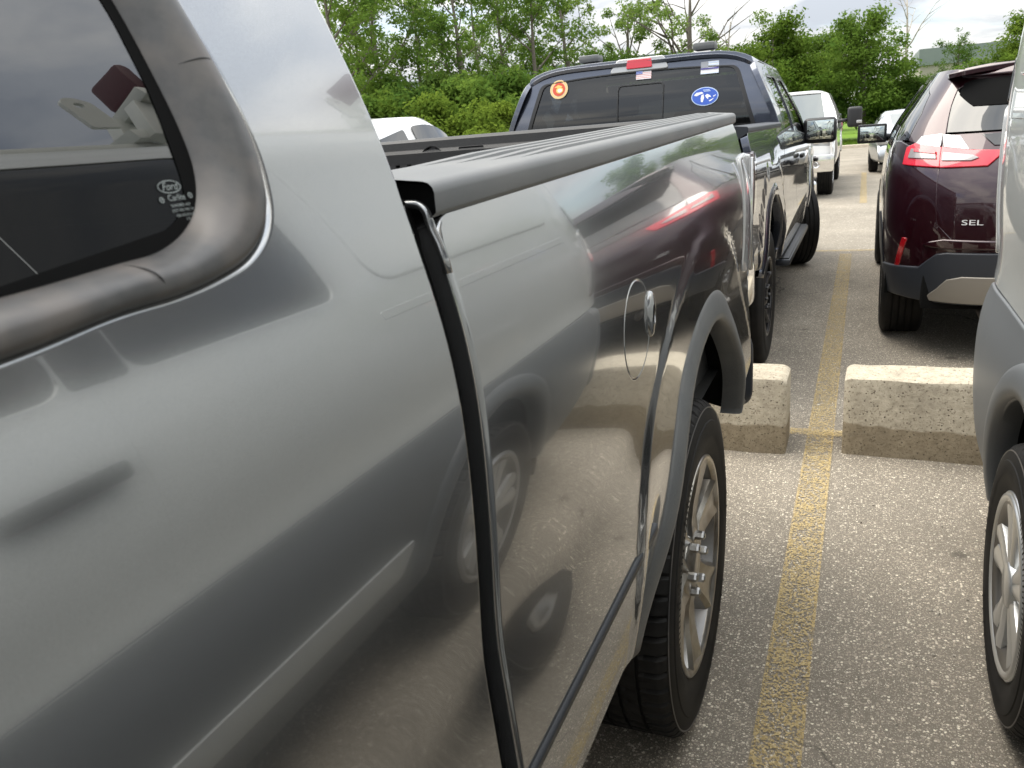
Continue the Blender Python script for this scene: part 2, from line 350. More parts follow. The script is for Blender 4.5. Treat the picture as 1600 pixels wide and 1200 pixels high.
def panel(name, outline, holes, fm, hint, m, parent, step=.05, fil=.004, depth=.015, off=0., label=None):
    O = dens(outline, step); O = O if area(O) > 0 else O[::-1]
    H = []
    for h in holes:
        h = dens(h, step); H.append(h if area(h) < 0 else h[::-1])
    allv = []; edges = []
    for lp in [O]+H:
        b = len(allv); n = len(lp); allv += [tuple(p) for p in lp]; edges += [(b+i, b+(i+1) % n) for i in range(n)]
    lo, hi = O.min(0), O.max(0)
    gx = np.arange(lo[0]+step*.5, hi[0], step); gy = np.arange(lo[1]+step*.5, hi[1], step)
    G = np.stack(np.meshgrid(gx, gy), -1).reshape(-1, 2)
    if len(G):
        k = inside(G, O)
        for h in H: k &= ~inside(G, h)
        G = G[k]
        B = np.array(allv)
        if len(G):
            d = np.full(len(G), 1e9)
            for i in range(0, len(B), 200): d = np.minimum(d, np.min(np.linalg.norm(G[:, None]-B[None, i:i+200], axis=-1), 1))
            G = G[d > step*.45]
        allv += [tuple(p) for p in G]
    V, E, F, *_ = delaunay_2d_cdt([Vector(p) for p in allv], edges, [], 0, 1e-7)
    V = np.array([(p[0], p[1]) for p in V]); F = np.array([list(f) for f in F if len(f) == 3])
    cen = V[F].mean(1); k = inside(cen, O)
    for h in H: k &= ~inside(cen, h)
    F = F[k]
    N, _, _, s = fnorm(fm, V[:, 0], V[:, 1], hint); P = fm(V[:, 0], V[:, 1])+N*off
    ar = (V[F[:, 1], 0]-V[F[:, 0], 0])*(V[F[:, 2], 1]-V[F[:, 0], 1])-(V[F[:, 2], 0]-V[F[:, 0], 0])*(V[F[:, 1], 1]-V[F[:, 0], 1])
    F = np.where((ar*s > 0)[:, None], F, F[:, ::-1])
    verts = [P]; nor = [N]; faces = F.tolist(); base = len(P)
    if fil > 0 or depth > 0:
        for lp in [O]+H:
            n = len(lp); t = np.roll(lp, -1, 0)-np.roll(lp, 1, 0); t /= np.linalg.norm(t, axis=1, keepdims=True)+1e-12
            o2 = np.stack([t[:, 1], -t[:, 0]], 1)
            Nn, Fu, Fv, _ = fnorm(fm, lp[:, 0], lp[:, 1], hint)
            T = Fu*o2[:, :1]+Fv*o2[:, 1:]; T -= Nn*np.sum(T*Nn, 1, keepdims=True); T /= np.linalg.norm(T, axis=1, keepdims=True)+1e-12
            B = fm(lp[:, 0], lp[:, 1])+Nn*off
            rings = [(a, 0) for a in ((0, .5, 1.0, PI/2) if fil > 0 else (PI/2,))]+([(PI/2, depth)] if depth else [])
            for a, dd in rings:
                verts.append(B+T*fil*math.sin(a)-Nn*(fil*(1-math.cos(a))+dd)); nor.append(Nn*math.cos(a)+T*math.sin(a))
            for r in range(len(rings)-1):
                for i in range(n):
                    j = (i+1) % n; q = [base+r*n+i, base+(r+1)*n+i, base+(r+1)*n+j, base+r*n+j]
                    faces.append(q if s > 0 else q[::-1])
            base += n*len(rings)
    return obj(name, np.concatenate(verts), faces, m, parent, True, np.concatenate(nor), label)
def grid(name, fm, us, vs, m, parent=None, smooth=True, flip=False, base=None, label=None):
    U, V = np.meshgrid(us, vs, indexing='ij'); P = fm(U.ravel(), V.ravel()); a, b = len(us), len(vs)
    F = [[i*b+j, (i+1)*b+j, (i+1)*b+j+1, i*b+j+1] for i in range(a-1) for j in range(b-1)]
    if flip: F = [f[::-1] for f in F]
    return obj(name, P, F, m, parent, smooth, base=base, label=label)
def vf(x, y, z): 
    x, y, z = np.broadcast_arrays(np.asarray(x, float), np.asarray(y, float), np.asarray(z, float)); return np.stack([x, y, z], -1)
def boxm(size, bev=.01, seg=2):
    bm = bmesh.new(); bmesh.ops.create_cube(bm, size=1); bmesh.ops.scale(bm, vec=size, verts=bm.verts)
    if bev > 0: bmesh.ops.bevel(bm, geom=bm.edges[:]+bm.verts[:], offset=min(bev, min(size)*.49), segments=seg, profile=.6, affect='EDGES')
    v = np.array([p.co[:] for p in bm.verts]); bm.verts.index_update(); f = [[q.index for q in p.verts] for p in bm.faces]; bm.free(); return v, f
def box(name, c, size, m, parent=None, bev=.01, rot=None, seg=2, label=None, base=None, taper=None, smooth=True):
    v, f = boxm(size, bev, seg)
    if taper: v[:, 0] *= 1+(taper-1)*(v[:, 2]/size[2]+.5)
    if rot is not None: v = v@np.array(Matrix(rot) if not isinstance(rot, Matrix) else rot).T
    o = obj(name, v+np.array(c), f, m, parent, False, label=label, base=base)
    if smooth:
        me = o.data; me.polygons.foreach_set('use_smooth', [True]*len(me.polygons))
        me.set_sharp_from_angle(angle=math.radians(40)) if hasattr(me, 'set_sharp_from_angle') else None
    return o
def rotm(ax, deg): return Matrix.Rotation(math.radians(deg), 3, ax)
def join(parts):
    V = []; F = []; b = 0
    for v, f in parts: V.append(np.asarray(v)); F += [[i+b for i in q] for q in f]; b += len(v)
    return np.concatenate(V), F
def tube(path, rad, n=8, cap=True):
    P = np.array(path, float); R = np.broadcast_to(np.asarray(rad, float), (len(P),)); V = []; F = []
    up = np.array([0., 0, 1])
    for i in range(len(P)):
        t = P[min(i+1, len(P)-1)]-P[max(i-1, 0)]; t /= np.linalg.norm(t)+1e-12
        a = np.cross(t, up if abs(t[2]) < .95 else np.array([1., 0, 0])); a /= np.linalg.norm(a); b = np.cross(t, a)
        for k in range(n): V.append(P[i]+R[i]*(a*math.cos(2*PI*k/n)+b*math.sin(2*PI*k/n)))
    for i in range(len(P)-1):
        for k in range(n): F.append([i*n+k, (i+1)*n+k, (i+1)*n+(k+1) % n, i*n+(k+1) % n])
    if cap: F.append(list(range(n))); F.append(list(range((len(P)-1)*n, len(P)*n))[::-1])
    return np.array(V), F
def lathe(prof, c, out, n=64, rmod=None):                # revolve (r, x) about an axis along X; out = sign of the outboard direction
    pr = np.array(prof, float); a = np.arange(n)*2*PI/n; V = []
    for k in range(n):
        r = pr[:, 0].copy()
        if rmod is not None: r = r+rmod(k)
        V.append(np.stack([c[0]+out*pr[:, 1], c[1]+r*math.cos(a[k]), c[2]+r*math.sin(a[k])], 1))
    V = np.concatenate(V); p = len(pr); F = []
    for k in range(n):
        j = (k+1) % n
        for i in range(p-1):
            q = [k*p+i, k*p+i+1, j*p+i+1, j*p+i]; F.append(q if out > 0 else q[::-1])
    return V, F
def text_mesh(s, size, shear=0):
    cu = bpy.data.curves.new('t', 'FONT'); cu.body = s; cu.size = size; cu.align_x = 'CENTER'; cu.align_y = 'CENTER'; cu.shear = shear; cu.extrude = 0; cu.resolution_u = 3
    o = bpy.data.objects.new('t', cu); C.objects.link(o); dg = bpy.context.evaluated_depsgraph_get(); me = o.evaluated_get(dg).to_mesh()
    v = np.array([p.co[:] for p in me.vertices]); f = [list(p.vertices) for p in me.polygons]; o.evaluated_get(dg).to_mesh_clear()
    bpy.data.objects.remove(o); bpy.data.curves.remove(cu); return v, f
def decal(name, shapes, O, R, U, m, parent, off=0., label=None):   # shapes: list of (verts2d, faces) laid on a plane O,R,U
    v, f = join([(np.asarray(a)[:, :2], b) for a, b in shapes]); N = np.cross(R, U)
    return obj(name, np.array(O)+v[:, :1]*np.array(R)+v[:, 1:2]*np.array(U)+N*off, f, m, parent, False, label=label)
def fan(poly): return np.array(poly), [list(range(len(poly)))]
def ring(rx, ry, w, n=40):
    a = ell(0, 0, rx, ry, n); b = ell(0, 0, rx-w, ry-w, n)
    return np.concatenate([a, b]), [[i, (i+1) % n, n+(i+1) % n, n+i] for i in range(n)]

# ------------------------------------------------------------------ wheels
def wheel(parent, c, r, width, out, rim_r, style, tread=None, n=64):
    """c = centre of the outer sidewall plane"""
    w = sub('wheel', parent); h = r-rim_r
    half = [(rim_r-.004, -.030), (rim_r, -.014), (rim_r+.008, -.010), (rim_r+h*.28, -.003), (rim_r+h*.5, 0), (rim_r+h*.62, -.0015), (rim_r+h*.64, -.004), (rim_r+h*.78, -.006), (r-.016, -.012), (r-.006, -.020), (r-.001, -.030)]
    tr = []; ww = width-.06; ng = 4
    for g in range(ng+1):
        x0 = -.03-ww*g/(ng+1); x1 = -.03-ww*(g+1)/(ng+1)
        tr += [(r, x0-.004), (r, x0-(x0-x1)*.33), (r, x0-(x0-x1)*.66), (r, x1+.004)]
        if g < ng: tr += [(r-.009, x1+.0035), (r-.009, x1-.0035)]
    prof = half+tr+[(q[0], -width-q[1]) for q in half[::-1]]
    P = np.array(prof)
    if tread:
        lat = []; xs = -P[:, 1]
        sh = ((xs > .016) & (xs < .030+ww/5-.005)) | ((xs < width-.016) & (xs > width-.030-ww/5+.005))
        sh &= P[:, 0] > r-.03; mid = (P[:, 0] > r-.002) & ~sh
        n = tread*6
        def rmod(k):
            d = np.zeros(len(P)); 
            if k % 6 in (0,): d[sh] -= .010
            if k % 6 == 3: d[sh] -= .0015
            idx = np.where(mid)[0]
            for q in idx:
                if (k+int(xs[q]*60)) % 6 == 1: d[q] -= .005
            return d
        V, F = lathe(P, c, out, n, rmod)
    else: V, F = lathe(P, c, out, n)
    ty = obj('tyre', V, F, 'tyre', w)
    if tread:
        Vr = []; Fr = []
        for kk in range(150):
            if kk % 50 > 36: continue
            a_ = 2*PI*kk/150; 
            for rr in (rim_r+h*.34, rim_r+h*(.46 if kk % 3 else .56)):
                for da in (-.008, .008): Vr.append((c[0]+out*.0012, c[1]+rr*math.cos(a_+da), c[2]+rr*math.sin(a_+da)))
            b_ = len(Vr)-4; Fr.append([b_, b_+1, b_+3, b_+2])
        struct(obj('sidewall_ribs', Vr, Fr, 'tyre', w, False), 'stuff')
        V3, F3 = lathe([(r-.021, -.0095), (r-.019, -.0075), (r-.017, -.0095)], c, out, 96); obj('sidewall_line', V3, F3, 'rubber', w)
    if tread: ty.data.set_sharp_from_angle(angle=math.radians(28))
    cx = c[0]
    def at(rr, a, x): return (cx+out*x, c[1]+rr*math.cos(a), c[2]+rr*math.sin(a))
    rimm = {'alloy': 'alu', 'cap': 'hubsilver', 'blackalloy': 'blackrim', 'chromealloy': 'chrome', 'steel': 'aludark'}[style]
    R = rim_r
    lip = [(R-.004, -.030), (R+.001, -.012), (R-.004, -.008), (R-.012, -.010), (R-.018, -.020)]
    barrel = [(R-.018, -.020), (R-.026, -.06), (R-.034, -.10), (R-.04, -.17), (.0, -.171)]
    V, F = lathe(lip, c, out, 72); obj('rim', V, F, rimm, w)
    V, F = lathe(barrel, c, out, 48); obj('rim_barrel', V, F, 'aludark' if style in('alloy', 'chromealloy', 'steel') else 'void', w)
    V, F = lathe([(.165, -.13), (.165, -.115), (.05, -.115), (.0, -.115)], c, out, 40); obj('brake_disc', V, F, 'brake', w)
    if style in('alloy', 'blackalloy', 'chromealloy', 'steel'):
        ns = 6; V = []; F = []
        for k in range(ns):
            a0 = 2*PI*k/ns+.30; pts = []
            secs = [(.035, .048, -.030, -.085), (.075, .046, -.027, -.085), (.11, .042, -.031, -.088), (.16, .046, -.027, -.080), (.205, .054, -.019, -.068), (R-.024, .066, -.012, -.055), (R-.010, .072, -.010, -.04)]
            sv = []
            for (rr, hw, xf, xb) in secs:
                rr = min(rr, R-.01)
                for (t, x) in ((-1.12, xb), (-1.0, xf-.010), (-.78, xf), (-.30, xf-.007), (.30, xf-.007), (.78, xf), (1.0, xf-.010), (1.12, xb)):
                    ca, sa = math.cos(a0), math.sin(a0); sv.append((cx+out*x, c[1]+rr*ca-t*hw*sa, c[2]+rr*sa+t*hw*ca))
            m = 8; f = []
            for i in range(len(secs)-1):
                for j in range(m-1): q = [i*m+j, (i+1)*m+j, (i+1)*m+j+1, i*m+j+1]; f.append(q[::-1] if out > 0 else q)
            o = obj('spoke', sv, f, rimm, w)
            o.data.set_sharp_from_angle(angle=math.radians(32))
        V, F = lathe([(.092, -.09), (.090, -.036), (.082, -.029), (.050, -.029), (.046, -.022), (.03, -.018), (.0, -.017)], c, out, 36); obj('hub', V, F, rimm, w)
        for k in range(6):
            a = 2*PI*k/6; q = at(.068, a, 0)
            V, F = lathe([(.0112, -.045), (.0112, -.014), (.0098, -.009), (.006, -.006), (.0, -.006)], q, out, 6); obj('lug_nut', V, F, 'blackrim' if style == 'blackalloy' else 'nut', w, False)
    if style == 'cap':
        V, F = lathe([(R-.012, -.012), (R-.03, -.008), (R-.045, -.020), (R-.055, -.030), (.06, -.036), (.0, -.036)], c, out, 64); obj('wheel_cover', V, F, 'aludark', w)
        for k in range(10):
            a0 = 2*PI*(k//2)/5+.1+(.19 if k % 2 else -.19); sv = []
            secs = [(.03, .018, -.014), (.08, .020, -.012), (.14, .025, -.012), (R-.04, .032, -.009), (R-.018, .037, -.009)]
            for rr, hw, xf in secs:
                for t, x in ((-1.15, xf-.03), (-.95, xf-.006), (-.35, xf), (.35, xf), (.95, xf-.006), (1.15, xf-.03)):
                    ca, sa = math.cos(a0), math.sin(a0); sv.append((cx+out*x, c[1]+rr*ca-t*hw*sa, c[2]+rr*sa+t*hw*ca))
            f = []
            for i in range(len(secs)-1):
                for j in range(5): q = [i*6+j, (i+1)*6+j, (i+1)*6+j+1, i*6+j+1]; f.append(q[::-1] if out > 0 else q)
            o = obj('spoke', sv, f, rimm, w); o.data.set_sharp_from_angle(angle=math.radians(30))
        V, F = lathe([(R-.004, -.02), (R-.006, -.005), (R-.016, -.003), (R-.024, -.012)], c, out, 64); obj('cover_rim', V, F, rimm, w)
        V, F = lathe([(.056, -.03), (.054, -.012), (.048, -.008), (.0, -.006)], c, out, 32); obj('hub', V, F, rimm, w)
    return w

# ------------------------------------------------------------------ the ground
def sheet(name, x0, x1, y0, y1, z, m, kind='structure', nx=1, ny=1):
    o = grid(name, lambda u, v: vf(u, v, z), np.linspace(x0, x1, nx+1), np.linspace(y0, y1, ny+1), m); return struct(o, kind)
sheet('ground', -300, 300, -60, 500, -.008, 'lawn')
sheet('parking_lot', -60, 45, -25, 9.55, 0, 'asphalt')
sheet('driveway', -60, 45, 9.55, 37.2, -.004, 'asphalt2')
sheet('pavement_seam', -60, 45, 9.50, 9.60, .002, M['yellowfar'])
sheet('parking_line', -.181, -.077, .2, 9.3, .004, 'yellow')
sheet('parking_line', -.187, -.178, .2, 9.3, .006, 'yellowedge')
sheet('parking_line', -.080, -.072, .2, 9.3, .006, 'yellowedge')
sheet('parking_line', -.29, -.03, 3.80, 3.88, .008, 'yellowedge')
sheet('parking_line', -.03, .08, 14.6, 22, .004, 'yellowfar')
v, f = boxm((105, .22, .30), .03); cb = obj('curb', v+np.array([-7.5, 37.3, -.02]), f, 'curb', None, False); struct(cb)

# ------------------------------------------------------------------ concrete wheel stops
def wheel_stop(x0, x1, y, label, yaw=0):
    L = x1-x0; prof = [(-.13, 0), (-.122, .325), (-.116, .341), (-.102, .347), (.102, .347), (.116, .341), (.124, .325), (.13, 0)]
    n = int(L/.05); xs = np.concatenate([[0, .012, .03], np.linspace(.06, L-.06, n), [L-.03, L-.012, L]]); V = []; F = []; m = len(prof)
    for i, x in enumerate(xs):
        e = min(x, L-x); s = 1-.10*max(0, 1-e/.03)**2
        for k, (py, pz) in enumerate(prof):
            w = .004*math.sin(x*9+k)+.003*math.sin(x*23+k*2); V.append((x, py*s+w*.6, pz*(1-.04*max(0, 1-e/.03)**2)+(w*.5 if pz > .05 else 0)))
    for i in range(len(xs)-1):
        for k in range(m-1): F.append([i*m+k, i*m+k+1, (i+1)*m+k+1, (i+1)*m+k][::-1])
    F.append(list(range(m))); F.append(list(range((len(xs)-1)*m, len(xs)*m))[::-1])
    V = np.array(V); ca, sa = math.cos(yaw), math.sin(yaw); V = np.stack([x0+V[:, 0]*ca-V[:, 1]*sa, y+V[:, 0]*sa+V[:, 1]*ca, V[:, 2]], 1)
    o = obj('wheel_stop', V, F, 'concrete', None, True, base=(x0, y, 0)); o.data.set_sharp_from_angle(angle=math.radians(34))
    return tag(o, label, 'wheel stop', 'concrete wheel stops between the parking rows')
wheel_stop(-2.25, -.265, 3.68, 'tan concrete wheel stop behind the gray pickup, left of the yellow line')
wheel_stop(-.03, 1.95, 3.735, 'tan concrete wheel stop under the maroon suv side, right of the yellow line', -.03)

# ------------------------------------------------------------------ pickups
xs = CS([(.45, -.335), (.60, -.307), (.68, -.2945), (.75, -.2885), (.80, -.2890), (.86, -.2930), (.92, -.2975), (.975, -.3008), (1.04, -.2992), (1.13, -.2966), (1.21, -.2978), (1.28, -.3055), (1.36, -.3240), (1.45, -.3500), (1.525, -.3800), (1.6, -.4130), (1.7, -.4580), (1.85, -.5270)])
def SZ(z): return 1.285+xs(z)
def mir(poly, c=0): return np.array([(2*c-p[0], p[1]) for p in poly])[::-1]

def pickup(root, cx, ay, s, P):
    """F = forward sign s; local lx to the right of travel, ly forward from the rear axle"""
    def T(lx, ly, z): return vf(cx+s*np.asarray(lx), ay+s*np.asarray(ly), z)
    def D(lx, ly, z): return (s*lx, s*ly, z)
    near = P.get('near', False); pm = P['paint']; WB = 3.68
    bf, br, cr = P['bf'], P['br'], P['cr']; hdr, cowl = P.get('hdr', 2.2), P.get('cowl', 3.05)
    AC, AZ = P.get('ac', 0.0), .42                       # arch centre
    railz = P['rail']
    for k in (-1, 1):
        det = near and k == -1
        st = .018 if det else .06
        def half(y, z, k=k):
            h = SZ(z)-.012*sst(1.0, -.9, y)-.03*sst(3.4, 4.5, y)
            for c0 in (AC, WB):
                q = np.hypot((y-c0)/1.02, (z-AZ)/1.0)
                b = .006*(1-sst(.775, .815, q))*sst(1.30, 1.12, z)
                h = h+b
            q = np.hypot(y-AC, z-AZ); h = h-.034*sst(.30, .62, y-AC)*sst(.95, .58, z)*(1-sst(.66, .80, q))
            return h
        fm = lambda y, z, k=k: T(k*half(y, z), y, z)
        hint = D(k, 0, 0)
        # bed side with arch opening
        arch = ell(AC, AZ, .57, .56, 40, math.radians(180-22), math.radians(22))[::-1] if False else None
        a = np.linspace(math.radians(22), math.radians(158), 46); zb = .665
        ar = np.stack([AC+.578*np.cos(a), AZ+.588*np.sin(a)], 1)         # from rear(+y?) to front
        ar = ar[::-1]                                     # start at low y
        zr = lambda y: railz(y)
        BF = bf-.007 if det else bf; CR = cr+.0095 if det else cr
        O = [(br, .72), (AC-.60, .68)] + [tuple(p) for p in ar] + [(AC+.62, zb), (BF, zb-.005), (BF, railz(bf)-.020), (BF-.003, railz(bf)-.010), (BF-.010, railz(bf)-.003), (BF-.02, railz(bf-.02))]
        O += [(y, railz(y)) for y in np.linspace(bf-.2, br+.1, 6)] + [(br+.02, railz(br)), (br, railz(br)-.02)]
        holes = []
        if det: holes.append(ell(.645, 1.15, .081, .076, 56))
        panel('bed_side', O, holes, fm, hint, pm, root, st, .006 if det else .005, .03)
        if det:
            fd = panel('fuel_door', ell(.645, 1.15, .0755, .0705, 56), [], fm, hint, pm, root, .012, .003, .01)
            panel('fuel_door_recess', ell(.645, 1.15, .09, .085, 40), [], fm, hint, 'void', root, .03, 0, 0, -.012)
            V, F = boxm((.012, .045, .040), .006, 3); p = fm(np.array([.645-.083]), np.array([1.155]))[0]
            tb = []
            for q in np.array(V): tb.append(q)
            tb = np.array(tb); rr = np.hypot(tb[:, 1]/.022, tb[:, 2]/.034); tb[:, 1] *= 1
            n = 20; el = ell(0, 0, .020, .036, n); W2 = [np.array([p[0], p[1]+e[0], p[2]+e[1]]) for e in el]
            vv = []
            for sc_, dx in ((1.06, -.006), (1.0, .003), (.85, .0055), (.45, .0065)):
                vv += [(p[0]+s*k*dx, p[1]+e[0]*sc_, p[2]+e[1]*sc_) for e in el]
            ff = []
            for i in range(3):
                for j in range(n): q = [i*n+j, (i+1)*n+j, (i+1)*n+(j+1) % n, i*n+(j+1) % n]; ff.append(q)
            ff.append([3*n+j for j in range(n)]); obj('latch_tab', vv, ff, pm, fd)
        # flare moulding
        fo = ell(AC, AZ, .64, .63, 50, math.radians(158), math.radians(22)); fi = ell(AC, AZ, .566, .556, 50, math.radians(160), math.radians(20))
        def flare(c0, mm):
            n = 60; aa = np.linspace(math.radians(161), math.radians(11 if near else 19), n); tt = [0, .08, .25, .5, .75, .92, 1, 1.02, 1.0]
            hh = [-.012, -.002, .004, .009, .012, .012, .006, -.010, -.05]; V = []; F = []
            for q in aa:
                w = .070+.012*math.cos(q*2)**2
                for t, h in zip(tt, hh):
                    rr = .558+w*(1-t); y = c0+(rr+.006)*math.cos(q); z = AZ+(rr+.024)*math.sin(q)
                    p = T(k*(half(np.array(y), np.array(z))+h), y, z); V.append(p)
            m = len(tt)
            for i in range(n-1):
                for j in range(m-1): F.append([i*m+j, i*m+j+1, (i+1)*m+j+1, (i+1)*m+j])
            if k*s*s > 0: F = [f[::-1] for f in F]
            F.append(list(range(m))); F.append([(n-1)*m+j for j in range(m)])
            obj('wheel_flare', V, F, mm, root)
        flare(AC, P['flare'])
        # inner liner of the arch
        for c0 in (AC, WB):
            aa = np.radians(np.linspace(42, 159, 40)); V = []; F = []
            for i, q in enumerate(aa):
                rear = (c0 == AC) and math.degrees(q) > 118
                wdt = .19 if rear else .55
                y = c0+.585*math.cos(q); z = AZ+.598*math.sin(q)
                x = min(float(half(np.array(y), np.array(max(z, .6)))), .99)-.004
                V += [T(k*x, y, z), T(k*(x-wdt), y, z)]
            for i in range(39): F.append([2*i, 2*i+1, 2*i+3, 2*i+2])
            obj('wheel_well', V, F, 'void', root)
        # front fender
        af = np.linspace(math.radians(22), math.radians(158), 30); arf = np.stack([WB+.57*np.cos(af), AZ+.56*np.sin(af)], 1)[::-1]
        O = [(cowl-.02, .52)]+[tuple(p) for p in arf]+[(WB+.58, .62), (4.52, .66), (4.58, 1.05), (4.35, 1.11), (cowl+.1, 1.16), (cowl-.02, 1.17)]
        panel('front_fender', O, [], fm, hint, pm, root, .07, .005, .03)
        flare(WB, P['flare'])
        # cab side, doors and windows
        zt = 1.80
        cabO = rnd([(CR, .52), (cowl-.03, .50), (cowl-.03, 1.17), (cowl-.02, 1.19), (hdr+.02, zt), (CR+.05, zt), (CR, 1.62)], [.01, .01, 0, .02, .10, .10, .2], 8)
        holes = []; doors = []
        if near:
            zo_b = [(2.15, 1.345), (1.585, 1.3590), (1.52, 1.3648), (1.478, 1.3658)]; zo_c = [(1.445, 1.369), (1.416, 1.375), (1.394, 1.387), (1.381, 1.403), (1.3745, 1.422), (1.3715, 1.443)]
            zo_p = [(1.3725, 1.475), (1.378, 1.515), (1.388, 1.58), (1.405, 1.67), (1.43, 1.715), (1.48, 1.735)]; zo_t = [(2.13, 1.74)]; zo_f = [(2.17, 1.70), (2.19, 1.50)]
            zi_b = [(2.11, 1.379), (1.57, 1.3885), (1.50, 1.3925), (1.470, 1.3945)]; zi_c = [(1.450, 1.401), (1.436, 1.410), (1.4265, 1.422), (1.4205, 1.437), (1.4185, 1.452), (1.4180, 1.466)]
            zi_p = [(1.4185, 1.492), (1.4200, 1.525), (1.428, 1.58), (1.444, 1.66), (1.463, 1.69), (1.50, 1.702)]; zi_t = [(2.10, 1.706)]; zi_f = [(2.13, 1.68), (2.145, 1.50)]
            outer = np.array(zo_b+zo_c+zo_p+zo_t+zo_f); inner = np.array(zi_b+zi_c+zi_p+zi_t+zi_f)
            def smooth_closed(P, n=160):
                t = np.concatenate([[0], np.cumsum(np.linalg.norm(np.roll(P, -1, 0)-P, axis=1))]); PP = np.vstack([P, P[:1]])
                idx = np.linspace(0, len(P), n, endpoint=False); out = []
                for q in idx:
                    i = int(q); f = q-i; p0, p1, p2, p3 = P[(i-1) % len(P)], P[i % len(P)], P[(i+1) % len(P)], P[(i+2) % len(P)]
                    d = [max(np.linalg.norm(b-a), 1e-6)**.5 for a, b in ((p0, p1), (p1, p2), (p2, p3))]
                    t0, t1, t2, t3 = 0, d[0], d[0]+d[1], sum(d); u = t1+f*(t2-t1)
                    A1 = p0*(t1-u)/(t1-t0)+p1*(u-t0)/(t1-t0); A2 = p1*(t2-u)/(t2-t1)+p2*(u-t1)/(t2-t1); A3 = p2*(t3-u)/(t3-t2)+p3*(u-t2)/(t3-t2)
                    B1 = A1*(t2-u)/(t2-t0)+A2*(u-t0)/(t2-t0); B2 = A2*(t3-u)/(t3-t1)+A3*(u-t1)/(t3-t1); out.append(B1*(t2-u)/(t2-t1)+B2*(u-t1)/(t2-t1))
                return np.array(out)
            so_, si_ = smooth_closed(outer, 240), smooth_closed(inner, 240)
            holes = [so_, rnd([(2.30, 1.37), (2.95, 1.35), (2.52, 1.70), (2.30, 1.72)], .05)]
            panel('cab_side', cabO, holes, fm, hint, pm, root, st, .0065 if det else .005, .03)
            # moulding
            tt = np.linspace(.10, 1, 15); V = []; F = []; n = len(so_)
            nn, *_ = fnorm(fm, so_[:, 0], so_[:, 1], hint)
            for t in tt:
                q = so_*(1-t)+si_*t; h = -.0095*(1-min(1, (t-.1)/.10))-.0045+.0125*math.sin(PI*min(1, t*.93+.05))**.75-.010*t**4
                V.append(fm(q[:, 0], q[:, 1])+nn*h)
            for r in range(len(tt)-1):
                for i in range(n): j = (i+1) % n; F.append([r*n+i, r*n+j, (r+1)*n+j, (r+1)*n+i])
            if k > 0: F = [f[::-1] for f in F]
            mo = obj('window_molding', np.concatenate(V), F, 'rubber', root)
            if det:
                for i0 in (None,):
                    pass
                for (ya, za, yb, zb2) in ((1.4165, 1.489, 1.3765, 1.4915), (1.499, 1.392, 1.488, 1.369)):
                    pa = []
                    for t in np.linspace(.03, .86, 15):
                        yy, zz = ya*(1-t)+yb*t, za*(1-t)+zb2*t; n1, *_ = fnorm(fm, np.array([yy]), np.array([zz]), hint); tq = 1-t
                        h = -.0045+.0125*math.sin(PI*min(1, tq*.93+.05))**.75-.010*tq**4
                        pa.append(fm(np.array([yy]), np.array([zz]))[0]+n1[0]*(h+.0002))
                    V2, F2 = tube(pa, .00042, 6); obj('molding_joint', V2, F2, 'black', mo)
            gl = panel('side_window', si_*1.0, [], fm, hint, 'glass', root, .03, 0, 0, -.012)
            cen = np.array([1.75, 1.55])
            fr_in = np.array([(2.09, 1.385), (1.57, 1.392), (1.455, 1.405), (1.438, 1.416), (1.433, 1.430), (1.431, 1.449), (1.4275, 1.480), (1.4275, 1.520), (1.44, 1.60), (1.455, 1.66), (1.50, 1.69), (2.08, 1.695), (2.12, 1.60)])
            panel('window_frit', si_, [rnd(fr_in, .008, 3)], fm, hint, 'void', gl, .03, 0, 0, -.0115)
            panel('front_window', rnd([(2.30, 1.37), (2.95, 1.35), (2.52, 1.70), (2.30, 1.72)], .05), [], fm, hint, 'glass', root, .1, 0, 0, -.012)
            if det:
                # etched print in the window corner
                def fr(yc, zc, wid=1.0):
                    O_ = fm(np.array([yc]), np.array([zc]))[0]; n_, Fu, Fv, _ = fnorm(fm, np.array([yc]), np.array([zc]), hint)
                    r_ = -Fu[0]; r_ /= np.linalg.norm(r_); up = np.cross(n_[0], r_); up /= np.linalg.norm(up)
                    return O_-n_[0]*.0112, r_, up
                def put(txt, Y, Z, size, shear=0, sx=1.0):
                    O_, r_, u_ = fr(1.80-Y, Z); v, f = text_mesh(txt, size, shear); v = v.copy(); v[:, 0] *= sx
                    o = decal('etched_print', [(v, f)], O_, r_, u_, 'print', gl)
                put('Ford', .3555, 1.4268, .0062, .35, .95)
                O_, r_, u_ = fr(1.80-.3555, 1.4268); decal('etched_print', [ring(.0084, .0037, .0005)], O_, r_, u_, 'print', gl)
                put('Carlite', .3575, 1.4206, .0050, 0, .92)
                for yy, zz in ((.3465, 1.4202), (.3680, 1.4210)):
                    O_, r_, u_ = fr(1.80-yy, zz); decal('etched_print', [ring(.0016, .0016, .0005, 20), (np.array([(-.0007, -.0002), (.0007, -.0002), (.0007, .0003), (-.0007, .0003)]), [[0, 1, 2, 3]])], O_, r_, u_, 'print', gl)
                put('TEMPERED AS3', .3582, 1.4163, .0022); put('DOT 482 M45 T4', .3586, 1.4136, .0022); put('43R-00123 0 A', .3590, 1.4108, .0022); put('5 R', .3600, 1.4084, .0021)
        else:
            d1 = rnd([(cr+.12, .62), (cr+.40, .58), (1.70, .56), (1.70, 1.25), (1.68, zt-.035), (cr+.24, zt-.035), (cr+.14, 1.45)], [.04, .06, .03, 0, .06, .10, .2])
            d2 = rnd([(1.715, .56), (2.86, .56), (2.90, 1.18), (hdr-.01, zt-.04), (1.695, zt-.035), (1.715, 1.25)], [.03, .05, .06, .06, .05, 0])
            panel('cab_side', cabO, [d1, d2], fm, hint, pm, root, st, .005, .03)
